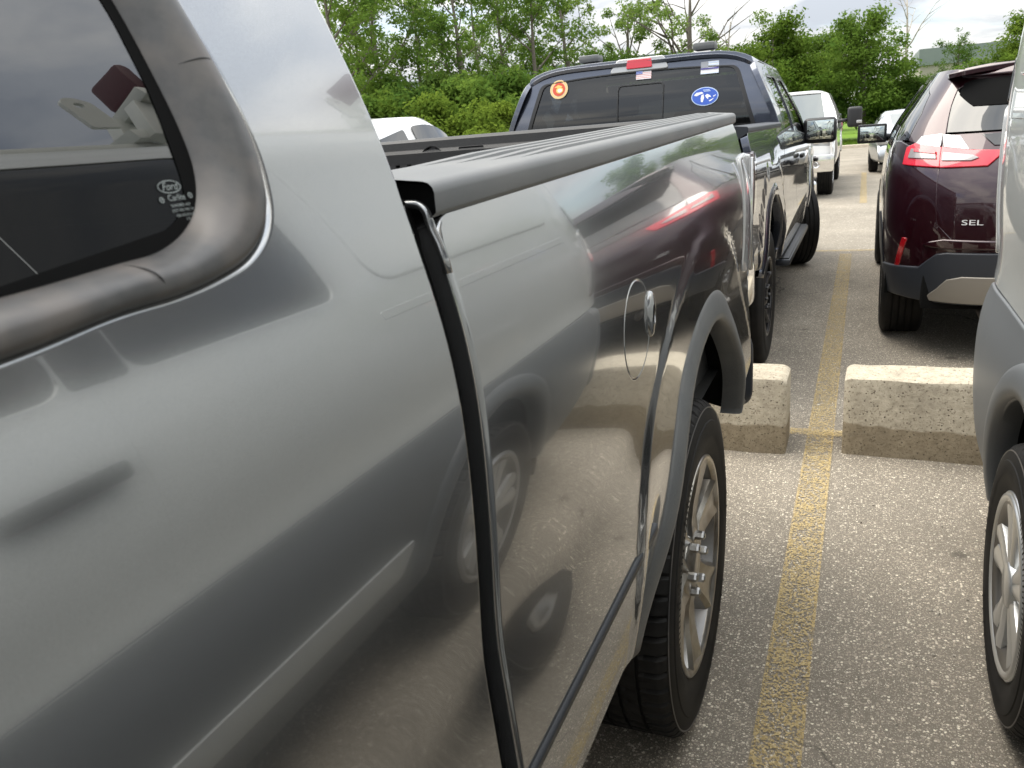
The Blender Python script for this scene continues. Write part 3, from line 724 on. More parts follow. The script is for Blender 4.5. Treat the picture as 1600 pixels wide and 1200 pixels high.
            w1 = rnd([(cr+.23, 1.34), (1.62, 1.32), (1.61, 1.72), (cr+.36, 1.72)], [.05, .03, .05, .10]); w2 = rnd([(1.78, 1.32), (2.78, 1.27), (2.13, 1.715), (1.76, 1.72)], [.03, .06, .05, .04])
            for dd, ww, hy in ((d1, w1, cr+.33), (d2, w2, 1.92)):
                ctr = dd.mean(0); dn = ctr+(dd-ctr)*.992
                dr = panel('door', dn, [ww], fm, hint, pm, root, st, .004, .02)
                panel('window', ww, [], fm, hint, 'glass', dr, .08, 0, 0, -.008)
                panel('window_seal', ctr*0+ww, [np.mean(ww, 0)+(ww-np.mean(ww, 0))*.95], fm, hint, 'black', dr, .08, 0, 0, .002)
                p = fm(np.array([hy]), np.array([1.135]))[0]
                box('handle', p+np.array([s*k*.022, 0, 0]), (.03, .20, .032), 'black', dr, .012)
        # door mirror
        mz = 1.26; my = cowl-.33
        p = T(k*(.93), my, mz)
        if P.get('tow'):
            V, F = tube([T(k*.88, my, mz), T(k*1.20, my-.02, mz+.03)], .030, 8); arm = obj('mirror_arm', V, F, 'black', root)
            hd = box('mirror', T(k*1.28, my-.02, mz+.07), (.26, .16, .37), 'black', root, .06, seg=3)
            box('mirror_marker', T(k*1.36, my+.05, mz-.02), (.10, .06, .06), 'clear', hd, .02)
        else:
            V, F = tube([T(k*.90, my, mz-.03), T(k*1.08, my-.03, mz-.01)], .035, 8); obj('mirror_arm', V, F, 'black', root)
            hd = box('mirror', T(k*1.10, my-.03, mz+.04), (.27, .13, .21), 'black', root, .05, seg=3)
            box('mirror_glass', T(k*1.105, my-.098, mz+.045), (.215, .012, .155), 'mirror', hd, .005)
        # running board
        if P.get('board'):
            bo = box('running_board', T(k*.965, (cr+.25+cowl-.15)/2, .46), (.10, cowl-.4-cr, .045), 'cladblack', root, .015)
            box('step_pad', T(k*.968, (cr+.25+cowl-.15)/2, .486), (.075, cowl-.46-cr, .010), 'black', bo, .003)
        # rail cap
        capw = .075
        n = 24; ys = np.linspace(bf+.004, br-.0, n)
        prof = [(.000, .001), (.0055, .005), (.006, .0065), (.006, .0205), (.0058, .022), (.0045, .0258), (.0012, .0292), (-.0035, .0308), (-.0055, .0311), (-.04, .0345), (-.070, .038), (-.077, .035), (-.079, .025), (-.079, -.05)]
        V = []; F = []; m = len(prof)
        for y in ys:
            hr = half(np.array(y), np.array(railz(y)))
            for a_, b_ in prof: V.append(T(k*(hr+a_), y, railz(y)+b_))
        for i in range(n-1):
            for j in range(m-1): F.append([i*m+j, i*m+j+1, (i+1)*m+j+1, (i+1)*m+j])
        if k > 0: F = [f[::-1] for f in F]
        F.append([(n-1)*m+j for j in range(m)])
        if not near: F.append(list(range(m)))
        cap = obj('bed_rail_cap', V, F, 'cap' if near else 'cladblack', root); cap.data.set_sharp_from_angle(angle=math.radians(50))
        if near:
            for i, a_ in enumerate((-.066, -.050, -.034, -.0195)):
                ys2 = np.linspace(bf-.10-.045*i, br+.06, 14); V = []; F = []
                for q, y in enumerate(ys2):
                    hr = half(np.array(y), np.array(railz(y))); hgt = .0 if q in(0, 13) else .0035
                    for da, hh in ((-.0052, 0), (-.0035, hgt), (.0035, hgt), (.0052, 0)): V.append(T(k*(hr+a_+da), y, railz(y)+.0300+(-a_-da)*.112+hh))
                for q in range(13):
                    for j in range(3): F.append([q*4+j, q*4+j+1, (q+1)*4+j+1, (q+1)*4+j][::1 if k < 0 else -1])
                obj('rib', V, F, 'cap', cap, False)
        if near:
            hb_ = float(half(np.array(bf), np.array(railz(bf)))); q0 = [T(k*(hb_+a_-(.004 if a_ > -.02 else 0)), bf-.012, railz(bf)+b_-.004) for a_, b_ in prof]
            obj('cap_end', q0, [list(range(len(q0)))], 'void', cap, False)
            pa = [(-.25, .013), (-.05, .013), (-.03, .0125)]+[(-.018+.013*math.sin(q), -.0005+.013*math.cos(q)) for q in np.linspace(0, PI/2, 8)]+[(-.003, -.009), (.002, -.020), (.0065, -.034), (.0085, -.046)]
            pa = [T(k*(hb_+a_), bf-.002, railz(bf)+b_) for a_, b_ in pa]
            V3, F3 = tube(pa, .0042, 10); obj('bed_flange', V3, F3, pm, root)
        # inner bed wall
        wv = [T(k*(SZ(1.3)-.075), bf-.03, .76), T(k*(SZ(1.3)-.075), br+.06, .76), T(k*(SZ(1.3)-.075), br+.06, railz(br)+.03), T(k*(SZ(1.3)-.075), bf-.03, railz(bf)+.03)]
        obj('bed_wall', wv, [[0, 1, 2, 3]], 'liner', root, False)
        # rear lamp
        lz0, lz1 = 1.0, railz(br)-.085
        lamp = panel('tail_lamp', rnd([(br-.012, lz0), (br+.12, lz0+.015), (br+.10, lz1-.01), (br-.012, lz1)], .02), [], lambda y, z, k=k: T(k*(half(y, z)+.010-.012*sst(.06, .16, y-br)), y, z), hint, P.get('lamp', 'red'), root, .03, .006, .02)
        box('lamp_lens', T(k*(float(half(np.array(br), np.array(1.15)))-.075), br-.014, (lz0+lz1)/2), (.16, .05, lz1-lz0), P.get('lamp', 'red'), lamp, .02)
        if near:
            box('lamp_bezel', T(k*(float(half(np.array(br), np.array(1.15)))+.009), br+.016, (lz0+lz1)/2-.005), (.010, .012, lz1-lz0-.01), 'chrome', lamp, .004)
    # wheels
    ty = P.get('tyre_r', .404)
    for k in (-1, 1):
        for y in (0, WB):
            big = near and k == -1 and y == 0
            w_ = wheel(root, T(k*.972, y, ty), ty, .275, s*k, P.get('rim_r', .262), P['rim'], 58 if big else None)
            if y and P.get('steer'):
                pc = Vector(T(k*.83, y, ty))-WL[root.name]
                w_.matrix_basis = Matrix.Translation(pc) @ Matrix.Rotation(math.radians(P['steer']), 4, 'Z') @ Matrix.Translation(-pc)
    # bed floor, front wall, cab back, gate
    obj('bed_floor', [T(-.93, bf-.03, .76), T(.93, bf-.03, .76), T(.93, br+.05, .76), T(-.93, br+.05, .76)], [[0, 1, 2, 3]], 'liner', root, False)
    box('bed_front_wall', T(0, bf-.04, 1.06), (1.84, .03, .62), 'liner', root, .004)
    # cab back panel with window
    zs_ = np.linspace(.62, 1.80, 16)
    yb = lambda z: cr+.012+.10*sst(1.45, 1.95, z)
    ob = [(-(SZ(z)-.014), z) for z in zs_]+[(x, 1.80+.082*(1-abs(x/.79)**7)) for x in (-.76, -.72, -.66, -.55, -.3, 0, .3, .55, .66, .72, .76)]+[(SZ(z)-.014, z) for z in zs_[::-1]]
    wr = rnd([(-.80, 1.385), (.80, 1.385), (.675, 1.775), (.3, 1.800), (-.3, 1.800), (-.675, 1.775)], [.04, .04, .05, .3, .3, .05], 8)
    bfm = lambda x, z: T(x, yb(z), z)
    panel('cab_back', ob, [wr], bfm, D(0, -1, 0), pm, root, .08, .004, .03)
    rg = panel('rear_window', wr, [], bfm, D(0, -1, 0), 'glassrear', root, .08, 0, 0, -.006)
    panel('window_seal', np.array([0, 1.59])+(wr-np.array([0, 1.59]))*1.012, [np.array([0, 1.59])+(wr-np.array([0, 1.59]))*.975], bfm, D(0, -1, 0), 'black', rg, .08, 0, 0, .003)
    # roof
    def roofz(x, y):
        return 1.80+.095*(1-np.clip(np.abs(x)/.79, 0, 1)**7)-.05*sst(hdr-.5, hdr+.06, y)*(1-np.clip(np.abs(x)/.79, 0, 1)**6)-.03*sst(cr+.3, cr+.05, y)
    panel('roof', [(-.785, cr+.085), (.785, cr+.085), (.785, hdr), (.6, hdr+.05), (0, hdr+.08), (-.6, hdr+.05), (-.785, hdr)], [], lambda x, y: T(x, y, roofz(x, y)), (0, 0, 1), pm, root, .06, .004, .02)
    # windshield, hood, front
    def ws(x, t): return T(x, hdr+.04+(cowl+.03-hdr)*t+.08*(1-(x/.8)**2), 1.815-.60*t)
    for k in (-1, 1):
        V = []; F = []
        for i, t in enumerate(np.linspace(0, 1, 14)):
            q = ws(np.array(k*(.65+.14*t)), np.array(.01+.99*t)); y = hdr+.02+(cowl-.02-hdr-.02)*t; z = 1.80-.61*t
            e = T(k*(SZ(z)-.008), y, z); mid = (q+e)*.5+np.array(D(k*.02, .03, .02)); V += [q, mid, e]
        for i in range(13):
            for j in range(2): F.append([i*3+j, i*3+j+1, (i+1)*3+j+1, (i+1)*3+j][::1 if k*s*s > 0 else -1])
        obj('windshield_pillar', V, F, pm, root)
    panel('windshield', rnd([(-.66, .02), (.66, .02), (.80, 1.0), (-.80, 1.0)], .05), [], ws, D(0, 1, .6), P.get('wsglass', 'glassclear'), root, .1, .003, 0)
    def hz(x, y): return 1.225-.09*sst(3.6, 4.6, y)-.06*np.clip(np.abs(x)/.9, 0, 1)**4+.02*np.exp(-((np.abs(x)-.55)/.08)**2)
    panel('hood', [(-.86, cowl+.02), (.86, cowl+.02), (.86, 4.45), (.5, 4.56), (-.5, 4.56), (-.86, 4.45)], [], lambda x, y: T(x, y, hz(x, y)), (0, 0, 1), pm, root, .08, .01, .03)
    def ff(x, z): return T(x, 4.62-.12*np.abs(x/.95)**3-.03*(z-.8), z)
    hl = [np.array([(k*.60, .90), (k*.93, .88), (k*.93, 1.06), (k*.62, 1.09)]) for k in (-1, 1)]
    gr = np.array([(-.52, .80), (.52, .80), (.56, 1.10), (-.56, 1.10)])
    panel('front_fascia', [(-.955, .70), (.955, .70), (.94, 1.11), (.3, 1.15), (-.3, 1.15), (-.94, 1.11)], [rnd(h, .03) for h in hl]+[rnd(gr, .05)], ff, D(0, 1, 0), pm, root, .06, .008, .03)
    panel('grille', gr, [], ff, D(0, 1, 0), 'cladblack', root, .1, 0, 0, -.03)
    for k, h in zip((-1, 1), hl):
        he = panel('headlight', rnd(h, .03), [], ff, D(0, 1, 0), 'clear', root, .08, 0, 0, -.004)
        for q in (0, 1): box('lamp_reflector', ff(np.array([k*(.70+.14*q)]), np.array([.98]))[0]+np.array([0, s*.006, 0]), (.09, .02, .09), 'chrome', he, .03)
    def bf_(x, z): return T(x, 4.72-.14*np.abs(x/1.0)**3-.25*(z-.62)**2, z)
    fogs = [ell(k*.70, .59, .07, .06, 24) for k in (-1, 1)]
    panel('front_bumper', rnd([(-.99, .47), (.99, .47), (.99, .74), (-.99, .74)], .04), fogs, bf_, D(0, 1, 0), P.get('fbump', 'chrome'), root, .08, .012, .05)
    for k in (-1, 1):
        fo = panel('fog_lamp', ell(k*.70, .59, .075, .065, 24), [], bf_, D(0, 1, 0), 'clear', root, .05, 0, 0, -.03)
        V, F = lathe([(.045, .0), (.05, .012), (.035, .02)], (0, 0, 0), 1, 20); q = bf_(np.array([k*.70]), np.array([.59]))[0]
        V = np.stack([V[:, 1], s*V[:, 0]-s*.028, V[:, 2]], 1)+q; obj('lamp_ring', V, F, 'chrome', fo)
    box('underbody', T(0, 1.7, .52), (1.4, 4.6, .18), 'void', root, .03)
    # gate
    gz = railz(br)
    box('tailgate', T(0, br-.012, (gz+.74)/2+.005), (1.72, .05, gz-.74), pm, root, .012)
    V = []; F = []
    cp = [(-.045, -.02), (-.045, .012), (-.036, .026), (-.01, .030), (.022, .028), (.034, .020), (.036, -.004), (.056, -.008), (.062, -.016), (.060, -.05)]
    for x in (-.875, .875):
        for (a_, b_) in cp: V.append(T(x, br+a_, gz+b_))
    m = len(cp)
    for j in range(m-1): F.append([j, j+1, m+j+1, m+j][::-1])
    gt = obj('tailgate_cap', V, F, 'liner', root, True); gt.data.set_sharp_from_angle(angle=math.radians(40))
    if near:
        gm = lambda x, z: T(x, br+.060, z)
        hs = []
        for i in range(4): hs.append(rnd([(.205-.055*i-.008, 1.28), (.205-.055*i+.008, 1.28), (.205-.055*i+.010, 1.402), (.205-.055*i-.010, 1.402)], .006, 3))
        slots = hs[:4]
        slots = [rnd([(x-.011, 1.30), (x+.011, 1.30), (x+.011, 1.402), (x-.011, 1.402)], .008, 3) for x in (.252, .205, .158, .115, .63, .68, .73, .78, -.30, -.35, -.40, -.55, -.6)]
        slots = [rnd([(x-.011, 1.31), (x+.011, 1.31), (x+.011, 1.398), (x-.011, 1.398)], .008, 3) for x in (.215, .170, .125)]
        slots += [rnd([(x-.016, 1.32), (x+.016, 1.32), (x+.016, 1.392), (x-.016, 1.392)], .008, 3) for x in (-.225, -.285, -.345, -.405, -.47, -.53, -.59)]
        slots += [ell(.035, 1.385, .045, .045, 28)[::-1], rnd([(-.155, 1.409), (-.065, 1.409), (-.065, 1.42), (-.155, 1.42)], .004, 2)]
        gl_ = panel('tailgate_liner', [(-.85, .78), (.85, .78), (.85, gz-.02), (-.85, gz-.02)], slots, gm, D(0, 1, 0), 'liner', root, .05, .004, .018)
        obj('liner_backing', [gm(np.array(a), np.array(b)) - np.array(D(0, .02, 0)) for a, b in ((-.85, .78), (.85, .78), (.85, gz-.03), (-.85, gz-.03))], [[0, 1, 2, 3]], 'void', gl_, False)
        for rr in (.036, .018):
            V, F = lathe([(rr-.006, -.004), (rr-.004, .004), (rr, .004), (rr+.003, -.004)], (0, 0, 0), 1, 28); q = gm(np.array([.035]), np.array([1.385]))[0]
            V = np.stack([V[:, 1], s*V[:, 0]-s*.008, V[:, 2]], 1)+q; obj('latch_ring', V, F, 'liner', gl_)
    # rear bumper
    def rb(x, z): return T(x, br-.20+.16*np.abs(x/.98)**6+.5*(z-.68)**2, z)
    bp = panel('rear_bumper', rnd([(-.985, .56), (.985, .56), (.985, .79), (-.985, .79)], .05), [], rb, D(0, -1, 0), P.get('rbump', 'chrome'), root, .06, .02, .05)
    box('bumper_step', T(0, br-.10, .785), (1.80, .18, .02), 'black', bp, .006)
    for k in (-1, 1):
        V, F = tube([T(k*.955, br-.03+.09*math.sin(q), .675+.105*math.cos(q)) for q in np.linspace(0, -2*PI, 24)], .016, 8, False); obj('bumper_end', V, F, 'trim', bp)
    # seats
    for x in (-.42, .42):
        for y in ((1.15, 1.98) if not near else (1.55, 2.1)):
            se = box('seat', T(x, y, 1.22), (.50, .16, .62), 'seat', root, .06, seg=3)
            box('headrest', T(x, y-.02, 1.62), (.26, .11, .17), 'seat', se, .045, seg=3)
    box('cab_floor', T(0, (cr+cowl)/2, .72), (1.66, cowl-cr-.1, .05), 'void', root, .01)
    box('dashboard', T(0, cowl-.15, 1.10), (1.5, .4, .18), 'black', root, .05)
    return T

# near truck: rear axle at Y 1.80, facing -Y, left flank towards the camera
near = thing('pickup_truck', 'dark gray pickup in the foreground with black bed rail caps, backed into its space', 'pickup truck', (-1.285, 1.80, 0))
TN = pickup(near, -1.285, 1.80, -1, dict(near=True, paint='gray', bf=1.19, br=-.755, cr=1.22, hdr=2.45, cowl=3.15, ac=0.0, rail=lambda y: 1.376+.0255*(1.18-np.asarray(y)), flare='trim', rim='alloy', rim_r=.268, tyre_r=.404, lamp='clear', rbump='cladblack'))
# seal in the cab-to-bed gap and groove line low on the bed side
def near_strip(name, pts_y, z, hz, off, m):
    V = []; F = []
    for y in pts_y:
        for dz, o in ((-hz, -.004), (-hz*.8, off), (hz*.8, off), (hz, -.004)): V.append(TN(-(SZ(z+dz)+o), y, z+dz))
    n = len(pts_y)
    for i in range(n-1):
        for j in range(3): F.append([i*4+j, i*4+j+1, (i+1)*4+j+1, (i+1)*4+j])
    return obj(name, V, F, m, near)
near_strip('side_molding', np.linspace(1.185, .60, 12), .805, .008, .0035, 'cladblack')
V = []; F = []; zz = np.linspace(.56, 1.392, 30)
for z in zz:
    for o, y in ((-.028, 1.225), (-.020, 1.222), (-.020, 1.186), (-.03, 1.183)): V.append(TN(-(SZ(z)+o), y, z))
for i in range(29):
    for j in range(3): F.append([i*4+j, i*4+j+1, (i+1)*4+j+1, (i+1)*4+j])
obj('gap_seal', V, F, 'void', near)

# blue truck
blue = thing('pickup_truck', 'navy blue crew cab pickup with stickers on its rear window', 'pickup truck', (-1.455, 5.07, 0))
TB = pickup(blue, -1.455, 5.07, 1, dict(paint='blue', bf=.62, br=-.95, cr=.64, hdr=2.2, cowl=3.05, rail=lambda y: 1.372+0*np.asarray(y), flare='blue', rim='blackalloy', rim_r=.24, board=True, lamp='smoked', rbump='chrome', fbump='chrome', steer=22))
# white truck facing the camera
wht = thing('pickup_truck', 'white pickup facing the camera with big black tow mirrors and chrome bumper', 'pickup truck', (-1.47, 16.6, 0))
pickup(wht, -1.47, 16.6+3.68, -1, dict(paint='white', bf=.62, br=-.95, cr=.64, hdr=2.2, cowl=3.05, rail=lambda y: 1.372+0*np.asarray(y), flare='white', rim='chromealloy', rim_r=.24, tow=True, wsglass='glasssky', lamp='red', rbump='chrome'))

# extras on the blue truck: third brake lamp, roof pads, stickers, slider frame
def bback(x, z): return TB(np.asarray(x), .652+.10*sst(1.45, 1.95, np.asarray(z)), z)
hb = (0, -1, 0)
ch = panel('brake_lamp', rnd([(-.17, 1.806), (.22, 1.808), (.19, 1.880), (-.12, 1.880)], .014), [], bback, hb, 'clear', blue, .05, .008, .02, .012, label='clear and red third brake lamp over the rear window')
panel('red_lens', rnd([(-.055, 1.820), (.115, 1.820), (.11, 1.872), (-.05, 1.872)], .008), [], bback, hb, 'red', ch, .05, .004, .004, .022)
for x in (-.36, .44): box('roof_pad', TB(x, .90, 1.925), (.15, .13, .05), 'trim', blue, .02)
sl = rnd([(-.12, 1.42), (.20, 1.42), (.20, 1.72), (-.12, 1.72)], .03); sc_ = sl.mean(0)
panel('slider_frame', sl, [sc_+(sl-sc_)*.955], bback, hb, 'black', blue, .08, 0, 0, .002)
def stick(name, shapes_m, x, z, label):
    O_ = bback(np.array(x), np.array(z)); n, Fu, Fv, _ = fnorm(bback, np.array([x]), np.array([z]), hb); R = Fu[0]/np.linalg.norm(Fu[0]); U = Fv[0]/np.linalg.norm(Fv[0])
    par = None
    for i, (sh, m) in enumerate(shapes_m):
        o = decal(name if par is None else 'sticker_print', sh, O_+n[0]*(.003+.0015*i), R, U, m, blue if par is None else par, 0, label if par is None else None)
        if par is None: par = o
def rect(x0, y0, x1, y1): return np.array([(x0, y0), (x1, y0), (x1, y1), (x0, y1)]), [[0, 1, 2, 3]]
stick('sticker', [([fan(ell(0, 0, .066, .066, 40))], 's_tan'), ([ring(.060, .060, .004)], 's_gold'), ([fan(ell(0, 0, .046, .046, 36))], 's_red'), ([fan(ell(.006, -.008, .026, .022, 20)), fan([(-.034, .012), (-.006, .03), (.028, .018), (.004, .010)])], 's_gold'), ([fan(ell(.008, -.010, .016, .013, 16))], 's_white')], -.545, 1.735, 'round tan sticker with a red centre and gold emblem')
stick('sticker', [([rect(-.052, -.036, .052, .036)], 's_pink'), ([rect(-.052, -.036+.0111*i, .052, -.036+.0111*i+.0055) for i in range(0, 7)], 's_white'), ([rect(-.052, -.002, -.008, .036)], 's_flagblue'), ([fan(ell(-.046+.0085*i, .003+.009*j, .0018, .0018, 6)) for i in range(5) for j in range(4)], 's_white')], .06, 1.782, 'small faded flag sticker with blue canton under the brake lamp')
stick('sticker', [([rect(-.058, -.040, .058, .040)], 's_white'), ([rect(-.058, -.0, -.010, .040)], 's_gray'), ([rect(-.010, .03-.015*i, .058, .0345-.015*i) for i in range(2)]+[rect(-.058, -.038+.012*i, .058, -.034+.012*i) for i in range(1)], 's_ltblue'), ([rect(-.058, -.012, .058, -.002)], 's_navy')], .50, 1.778, 'gray and white flag sticker with one dark blue stripe')
lk = [np.array(p)*.001 for p in ([(-72, 10), (-55, 26), (-20, 30), (-8, 20), (-30, 14), (-55, 4)], [(-22, 8), (-8, 14), (-4, -10), (-12, -38), (-24, -34), (-26, -10)], [(2, 4), (16, 14), (34, 4), (42, -8), (24, -6), (22, -22), (10, -10)], [(26, -30), (44, -22), (60, -14), (50, -26), (34, -36)], [(52, -2), (74, 6), (70, 0), (58, -8)])]
stick('sticker', [([fan(ell(0, 0, .088, .060, 48))], 's_ltblue'), ([fan(ell(0, 0, .083, .055, 48))], 's_blue'), ([fan(q) for q in lk], 's_white'), ([rect(-.012, .038, .030, .042), rect(-.006, .030, .036, .034)], 's_ltblue')], .475, 1.600, 'blue oval sticker with a white map of lakes')

# ------------------------------------------------------------------ silver van on the right
van = thing('van', 'silver van with gray lower cladding at the right edge, ladder rack on its roof', 'van', (1.28, 1.9, 0))
XV = CS([(.25, .41), (.40, .375), (.52, .358), (.66, .352), (.80, .362), (.90, .383), (1.1, .380), (1.3, .374), (1.48, .381), (1.64, .398), (1.9, .422), (2.05, .436), (2.13, .462)])
def vside(y, z):
    x = XV(z); t = np.clip((y-2.72)/.50, 0, .999); x = x+.13*(1-np.sqrt(1-t*t)); q = np.hypot(y-2.0, z-.36)
    t2 = np.clip((-1.2-y)/.9, 0, .999); x = x+.30*(1-np.sqrt(1-t2*t2))
    return vf(x, y, z)
vh = (-1, 0, 0)
def vmir(fm): return lambda y, z: fm(y, z)*np.array([-1, 1, 1])+np.array([2.56, 0, 0])
va = np.linspace(math.radians(6), math.radians(174), 40); varc = np.stack([2.0+.385*np.cos(va), .40+.385*np.sin(va)], 1)[::-1]
vaf = np.stack([-.91+.385*np.cos(va), .40+.385*np.sin(va)], 1)[::-1]
carc = np.stack([2.0+.46*np.cos(va), .40+.46*np.sin(va)], 1)[::-1]; cafc = np.stack([-.91+.46*np.cos(va), .40+.46*np.sin(va)], 1)[::-1]
for fm, h_, near_side in ((vside, vh, True), (vmir(vside), (1, 0, 0), False)):
    st = .035 if near_side else .09
    rear_d = rnd([(-.02, .93), (-.02, 1.0), (-.02, 2.09), (.80, 2.09), (.80, .93)], .03)
    slide = rnd([(.825, .93), (1.47, .93), (1.47, 2.09), (.825, 2.09)], .03)
    body = [(-1.9, .90), (-1.5, .905), (3.17, .905), (3.19, 1.0), (3.20, 1.5), (3.17, 2.13), (.1, 2.13), (-.5, 2.06), (-1.2, 1.36), (-1.85, 1.18), (-2.0, 1.05)]
    w_f = rnd([(.02, 1.49), (.76, 1.49), (.76, 2.055), (.02, 2.055)], .05); w_s = rnd([(.87, 1.49), (1.425, 1.49), (1.425, 2.055), (.87, 2.055)], .05)
    w_fr = rnd([(-.95, 1.46), (-.06, 1.49), (-.06, 2.04), (-.42, 2.0)], .05)
    panel('body_side', body, [rear_d, slide, w_fr], fm, h_, 'silver', van, st, .006, .03)
    for nm, dd, ww in (('door', rear_d, w_f), ('sliding_door', slide, w_s)):
        c_ = dd.mean(0); dr = panel(nm, c_+(dd-c_)*np.array([.985, .993]), [ww], fm, h_, 'silver', van, st, .005, .02)
        panel('window', ww, [], fm, h_, 'glassblack', dr, .06, 0, 0, -.004)
    panel('window', w_fr, [], fm, h_, 'glassblack', van, .06, 0, 0, -.004)
    # lower cladding with arches
    lo = [(-1.95, .42), (-1.35, .36)]+[(-1.30, .40)]+[tuple(p) for p in vaf]+[(-.52, .34), (1.60, .34)]+[tuple(p) for p in varc]+[(2.40, .40), (2.55, .37), (3.10, .47), (3.18, .62), (3.16, .72), (2.90, .885), (2.55, .89), (-1.5, .895), (-1.95, .86)]
    panel('lower_cladding', lo, [], fm, h_, 'clad', van, .03 if near_side else .08, .008, .04, .004)
    for c0 in (2.0, -.91):
        V = []; F = []; aa = np.linspace(math.radians(0), math.radians(180), 40); tt = ((.47, -.006), (.462, .012), (.445, .020), (.41, .022), (.388, .016), (.380, .0), (.382, -.05))
        for q in aa:
            for rr, o in tt:
                y, z = c0+rr*math.cos(q), .40+rr*math.sin(q)-.03*(abs(math.cos(q))**6); p = fm(np.array(y), np.array(max(z, .3))); p = p+np.array(h_)*o; p[2] = z; V.append(p)
        m = len(tt)
        for i in range(39):
            for j in range(m-1): F.append([i*m+j, i*m+j+1, (i+1)*m+j+1, (i+1)*m+j][::1 if h_[0] > 0 else -1])
        obj('arch_trim', V, F, 'clad', van)
        V = []; F = []
        for i, q in enumerate(np.radians(np.linspace(-15, 195, 30))):
            y, z = c0+.40*math.cos(q), .40+.40*math.sin(q); x = float(fm(np.array(y), np.array(.6))[0])-h_[0]*.01; V += [(x, y, z), (x-h_[0]*.45, y, z)]
        for i in range(29): F.append([2*i, 2*i+1, 2*i+3, 2*i+2])
        obj('wheel_well', V, F, 'void', van)
        wheel(van, (1.28-h_[0]*-.0+h_[0]*.935 if not near_side else .345, c0, .337), .337, .215, h_[0], .222, 'cap', 52 if (near_side and c0 > 0) else None)
    p = fm(np.array(.66), np.array(1.31)); box('door_handle', p+np.array(h_)*.018, (.035, .19, .045), 'black', van, .016, seg=3)
    panel('window_pillar', rnd([(.764, 1.495), (.866, 1.495), (.866, 2.05), (.764, 2.05)], .01), [], fm, h_, 'glassblack', van, .04, .002, .003, .002)
    panel('slide_rail', rnd([(1.52, 1.385), (2.75, 1.385), (2.75, 1.41), (1.52, 1.41)], .006), [], fm, h_, 'silver', van, .05, .003, .004, .002)
    panel('pressed_panel', rnd([(1.58, 1.50), (2.74, 1.50), (2.66, 2.04), (1.58, 2.04)], .09), [], fm, h_, 'silver', van, .04, .010, .010, .006)
    panel('sill_strip', rnd([(-.45, .455), (1.46, .455), (1.50, .545), (-.45, .545)], .02), [], fm, h_, 'silver', van, .05, .004, .004, .012)
    # rear pillar lamp
    lm = panel('tail_lamp', rnd([(2.93, .98), (3.10, .98), (3.14, 1.30), (3.12, 1.42), (2.98, 1.40)], .03), [], fm, h_, 'clear', van, .03, .006, .01, .008)
    panel('pillar_trim', rnd([(3.02, 1.43), (3.13, 1.43), (3.13, 1.55), (3.04, 1.55)], .01), [], fm, h_, 'blackgloss', van, .03, .004, .006, .006)
    # mirror
    box('mirror', fm(np.array(-.75), np.array(1.42))+np.array(h_)*.16, (.20, .12, .24), 'black', van, .05, seg=3)
# roof, rear, front
panel('roof', [(-.50, -.55), (.50, -.55), (.79, -.45), (.79, 3.15), (-.79, 3.15), (-.79, -.45)], [], lambda x, y: vf(1.28+x, y, 2.135+.045*(1-(np.abs(x)/.82)**4)-.10*sst(.1, -.6, y)), (0, 0, 1), 'silver', van, .08, .006, .02)
def vrear(x, z): return vf(1.28+x, 3.20+.06*(1-(np.abs(x)/.8)**4)-.10*sst(1.4, 2.05, z), z)
rwn = rnd([(-.60, 1.42), (.60, 1.42), (.56, 1.90), (-.56, 1.90)], .06)
panel('rear_doors', [(-.76, .80), (.76, .80), (.77, 1.5), (.76, 2.12), (-.76, 2.12), (-.77, 1.5)], [rwn], vrear, (0, 1, 0), 'silver', van, .08, .01, .03)
panel('rear_window', rwn, [], vrear, (0, 1, 0), 'glassblack', van, .1, 0, 0, -.006)
panel('rear_bumper', rnd([(-.86, .40), (.86, .40), (.88, .62), (.84, .84), (-.84, .84), (-.88, .62)], .05), [], lambda x, z: vf(1.28+x, 3.30-.14*(np.abs(x)/.9)**5, z), (0, 1, 0), 'clad', van, .06, .02, .10)
panel('windshield', rnd([(-.74, 0), (.74, 0), (.62, 1), (-.62, 1)], .06), [], lambda x, t: vf(1.28+x, -1.25+.75*t-.06*(1-(x/.8)**2), 1.36+.72*t), (0, -1, .6), 'glassblack', van, .1, .003, 0)
panel('hood', [(-.80, -1.25), (.80, -1.25), (.74, -1.9), (.4, -2.02), (-.4, -2.02), (-.74, -1.9)], [], lambda x, y: vf(1.28+x, y, 1.34+.28*(y+1.25)-.05*(np.abs(x)/.8)**3), (0, 0, 1), 'silver', van, .08, .01, .03)
panel('front_bumper', [(-.80, .35), (.80, .35), (.80, 1.08), (.4, 1.12), (-.4, 1.12), (-.80, 1.08)], [], lambda x, z: vf(1.28+x, -2.06+.16*np.abs(x/.8)**3, z), (0, -1, 0), 'silver', van, .08, .02, .05)
box('underbody', (1.28, .6, .42), (1.3, 4.6, .22), 'void', van, .03)
